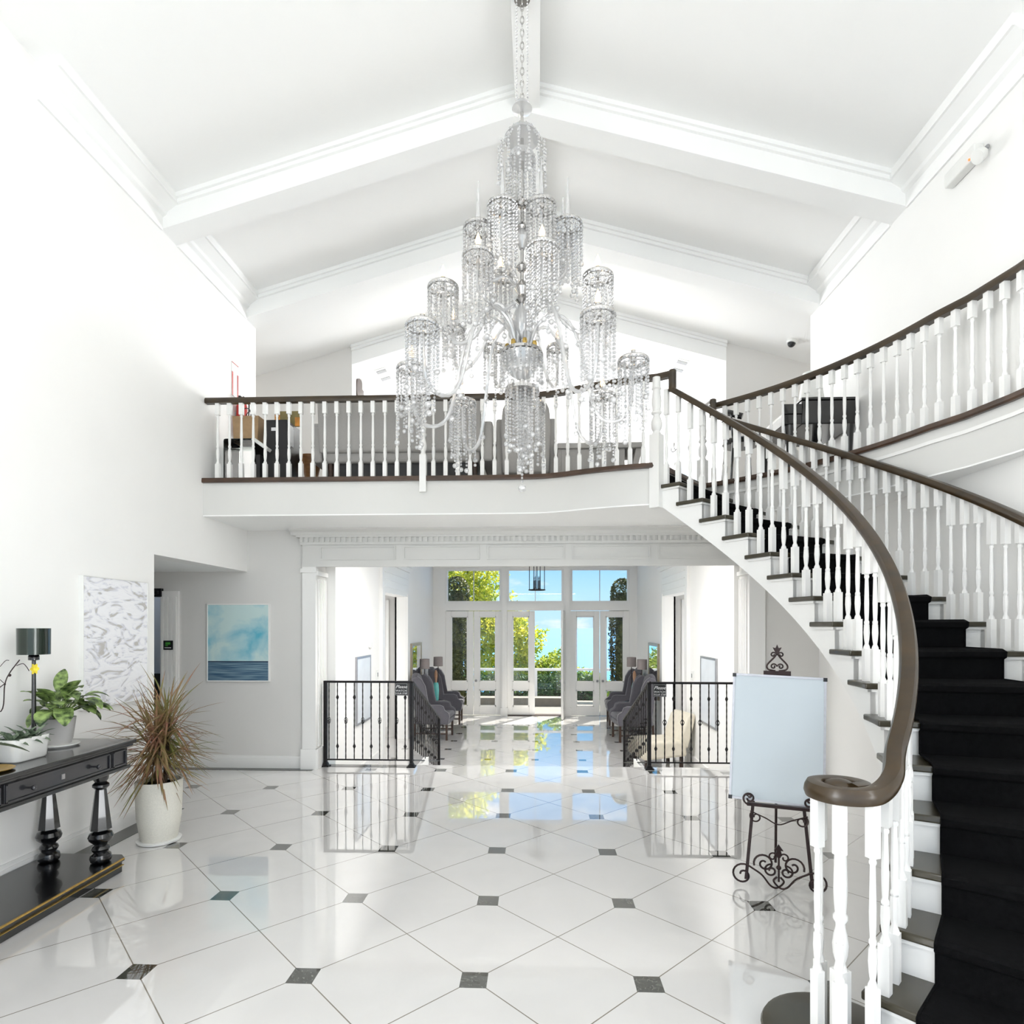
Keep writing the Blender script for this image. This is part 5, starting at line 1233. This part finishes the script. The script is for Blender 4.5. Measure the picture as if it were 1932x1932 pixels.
shrub('garden_bush', 'rounded green bush just beyond the glass balustrade, right of the tree', 'bush', (.55, 20.2, -.1), (1.1, 1.0, .95), 5500, .07, 'leaf_bush', 3)
shrub('garden_bush', 'low green bush behind the right-hand doors', 'bush', (1.75, 19.8, -.6), (1.0, .9, .85), 4000, .07, 'leaf_bush', 4)
hd = thing('hedge', 'clipped dark green hedge behind the glass balustrade', 'hedge', (0, 18.4, HZ - .2))
leaves(7000, lambda q: (q.uniform(-4, 1.9), 18.4 + q.uniform(-.3, .3), HZ - .3 + q.uniform(0, .95)), .06, 9).build('foliage', M['leaf_hedge'], hd, smooth=0, world=True); MB().box(-4, 1.9, -.04, .04, -.1, .3).build('stems', M['bark'], hd)
def ivycol(label, x, seed, h):
    o = thing('column_shrub', label, 'shrub', (x, 15.75, HZ - .03), 0, 'clipped column shrubs flanking the doors')
    def sm(q):
        a = q.uniform(0, 6.283); z = q.uniform(0, 1); r = .33 * (1 + .1 * math.sin(9 * z + 3 * a)) * q.uniform(.75, 1.0) * (1 if z < .9 else math.sqrt(max(0, 1 - ((z - .9) / .1) ** 2)))
        return (x + r * math.cos(a), 15.75 + r * math.sin(a), HZ + z * h)
    leaves(8500, sm, .036, seed).build('foliage', M['leaf_ivy'], o, smooth=0, world=True); MB().lathe([(.06, 0), (.05, h * .9)], seg=8).build('trunk', M['bark'], o)
    MB().lathe([(.17, .1), (.17, h * .9)], seg=12).build('inner_foliage', M['leaf_ivy'], o)
ivycol('clipped dark column shrub outside the far left door', -2.12, 21, 3.45); ivycol('clipped dark column shrub outside the far right door', 2.22, 22, 3.38)
gbz = HZ - .03
gl = thing('glass_balustrade', 'white-railed glass balustrade along the edge of the terrace', 'balustrade', (0, 17.3, gbz))
MB().box(-5, 5, -.035, .035, .89, .96).build('top_rail', M['trim'], gl)
for k in range(5): x = -1.25 + (k - 1.5) * 2.44; MB().box(x - .04, x + .04, -.035, .035, 0, .89).build('post', M['trim'], gl)
for k in range(4): x = -1.25 + (k - 1.5) * 2.44; MB().box(x + .06, x + 2.38, -.005, .005, .06, .87).build('glass_panel', M['balglass'], gl, smooth=0)
struct(MB().box(-3, 1.0, 16.3, 16.75, gbz, gbz + .22).build('kerb', M['stone'], smooth=0))
# ================================================================== world, lights, camera
wd = bpy.data.worlds.new('sky'); S.world = wd; wd.use_nodes = True; t = wd.node_tree; N = t.nodes; bgn = N['Background']
tc = N.new('ShaderNodeTexCoord'); sp = N.new('ShaderNodeSeparateXYZ'); t.links.new(tc.outputs['Generated'], sp.inputs[0])
cr = N.new('ShaderNodeValToRGB'); e = cr.color_ramp.elements; e[0].position = .0; e[0].color = lin((190, 226, 248)); e[1].position = .5; e[1].color = lin((84, 150, 224))
x = e.new(.06); x.color = lin((176, 222, 250)); x = e.new(.14); x.color = lin((128, 198, 246)); t.links.new(sp.outputs[2], cr.inputs[0])
mp = N.new('ShaderNodeMapping'); mp.inputs['Scale'].default_value = (5, 5, 16); t.links.new(tc.outputs['Generated'], mp.inputs[0])
nz = N.new('ShaderNodeTexNoise'); nz.inputs['Scale'].default_value = 1.6; nz.inputs['Detail'].default_value = 7; nz.inputs['Roughness'].default_value = .55; t.links.new(mp.outputs[0], nz.inputs['Vector'])
c2 = N.new('ShaderNodeValToRGB'); c2.color_ramp.elements[0].position = .54; c2.color_ramp.elements[1].position = .72; t.links.new(nz.outputs['Fac'], c2.inputs[0])
mx = N.new('ShaderNodeMix'); mx.data_type = 'RGBA'; t.links.new(c2.outputs[0], mx.inputs[0]); t.links.new(cr.outputs[0], mx.inputs[6]); mx.inputs[7].default_value = (.95, .97, 1, 1)
t.links.new(mx.outputs[2], bgn.inputs['Color']); bgn.inputs['Strength'].default_value = WORLD
def area(name, loc, rot, sx, sy, w, col=(1, 1, 1)):
    l = bpy.data.lights.new(name, 'AREA'); l.shape = 'RECTANGLE'; l.size = sx; l.size_y = sy; l.energy = w; l.color = col
    o = bpy.data.objects.new(name, l); COL.objects.link(o); o.location = loc; o.rotation_euler = rot; return o
area('daylight_front_window', (-.08, YF - .35, 2.4), (PI / 2, 0, 0), 5.8, 4.2, L_FRONT, (1, .99, .97))
area('daylight_upper_window_left', (-3.5, 12.4, 4.4), (0, -PI / 2, 0), 1.6, 3.6, L_UP)
area('daylight_upper_window_right', (3.5, 12.4, 4.4), (0, PI / 2, 0), 1.6, 3.6, L_UP)
area('side_fill_left', (XL - .35, -2.0, 2.6), (0, -PI / 2, 0), 4.0, 2.8, L_SIDE)  # added light on the unseen left side, brightens the right wall
area('side_fill_right', (XR + .35, -2.0, 2.6), (0, PI / 2, 0), 4.0, 2.8, L_SIDE)  # its added counterpart on the right, brightens the left wall
area('hall_fill_light', (-.06, 7.66, 2.83), (0, 0, 0), 2.8, .5, L_HALL, (1, .99, .98))  # unseen area light added behind the header to brighten the hall
area('alcove_fill_left', (HL - 1.05, 10.45, 1.0), (0, -PI / 2, 0), 2.2, 1.7, 18)  # added fill hidden in the closed left alcove, lights the hall
area('alcove_fill_right', (HR + 1.05, 10.3, 1.0), (0, PI / 2, 0), 2.2, 1.2, 18)  # added fill hidden before the right alcove wall, wider than its window
area('loft_fill_left', (-5.05, 8.0, 4.4), (0, -PI / 2, 0), 1.4, 1.0, L_LOFT)  # added fill inside the windowless end wall, lifts the loft ceiling
area('loft_fill_right', (5.05, 8.0, 4.4), (0, PI / 2, 0), 1.4, 1.0, L_LOFT)  # same added fill for the right end of the loft
sl = bpy.data.lights.new('sun', 'SUN'); sl.energy = L_SUN; sl.angle = .01; sl.color = (1, .95, .86); so = bpy.data.objects.new('sun', sl); COL.objects.link(so)
so.rotation_euler = Vector((-.55, -1.0, -1.75)).to_track_quat('-Z', 'Y').to_euler()
cd = bpy.data.cameras.new('camera'); cam = bpy.data.objects.new('camera', cd); COL.objects.link(cam); S.camera = cam
cam.location = (0, 0, HC); cam.rotation_euler = (PI / 2, 0, YAW); cd.sensor_width = 36; cd.sensor_fit = 'HORIZONTAL'; cd.lens = F / 1932 * 36; cd.shift_y = (HOR - 966) / 1932; cd.clip_start = .05; cd.clip_end = 40000
vs = S.view_settings; vs.view_transform = 'Standard'; vs.look = 'None'; vs.gamma = 1; vs.use_curve_mapping = False; vs.exposure = EXPO
c = S.cycles; c.max_bounces = 6; c.diffuse_bounces = 4; c.glossy_bounces = 3; c.transmission_bounces = 4; c.transparent_max_bounces = 20; c.adaptive_threshold = .05; c.caustics_reflective = False; c.caustics_refractive = False; c.sample_clamp_indirect = 8; c.use_denoising = True
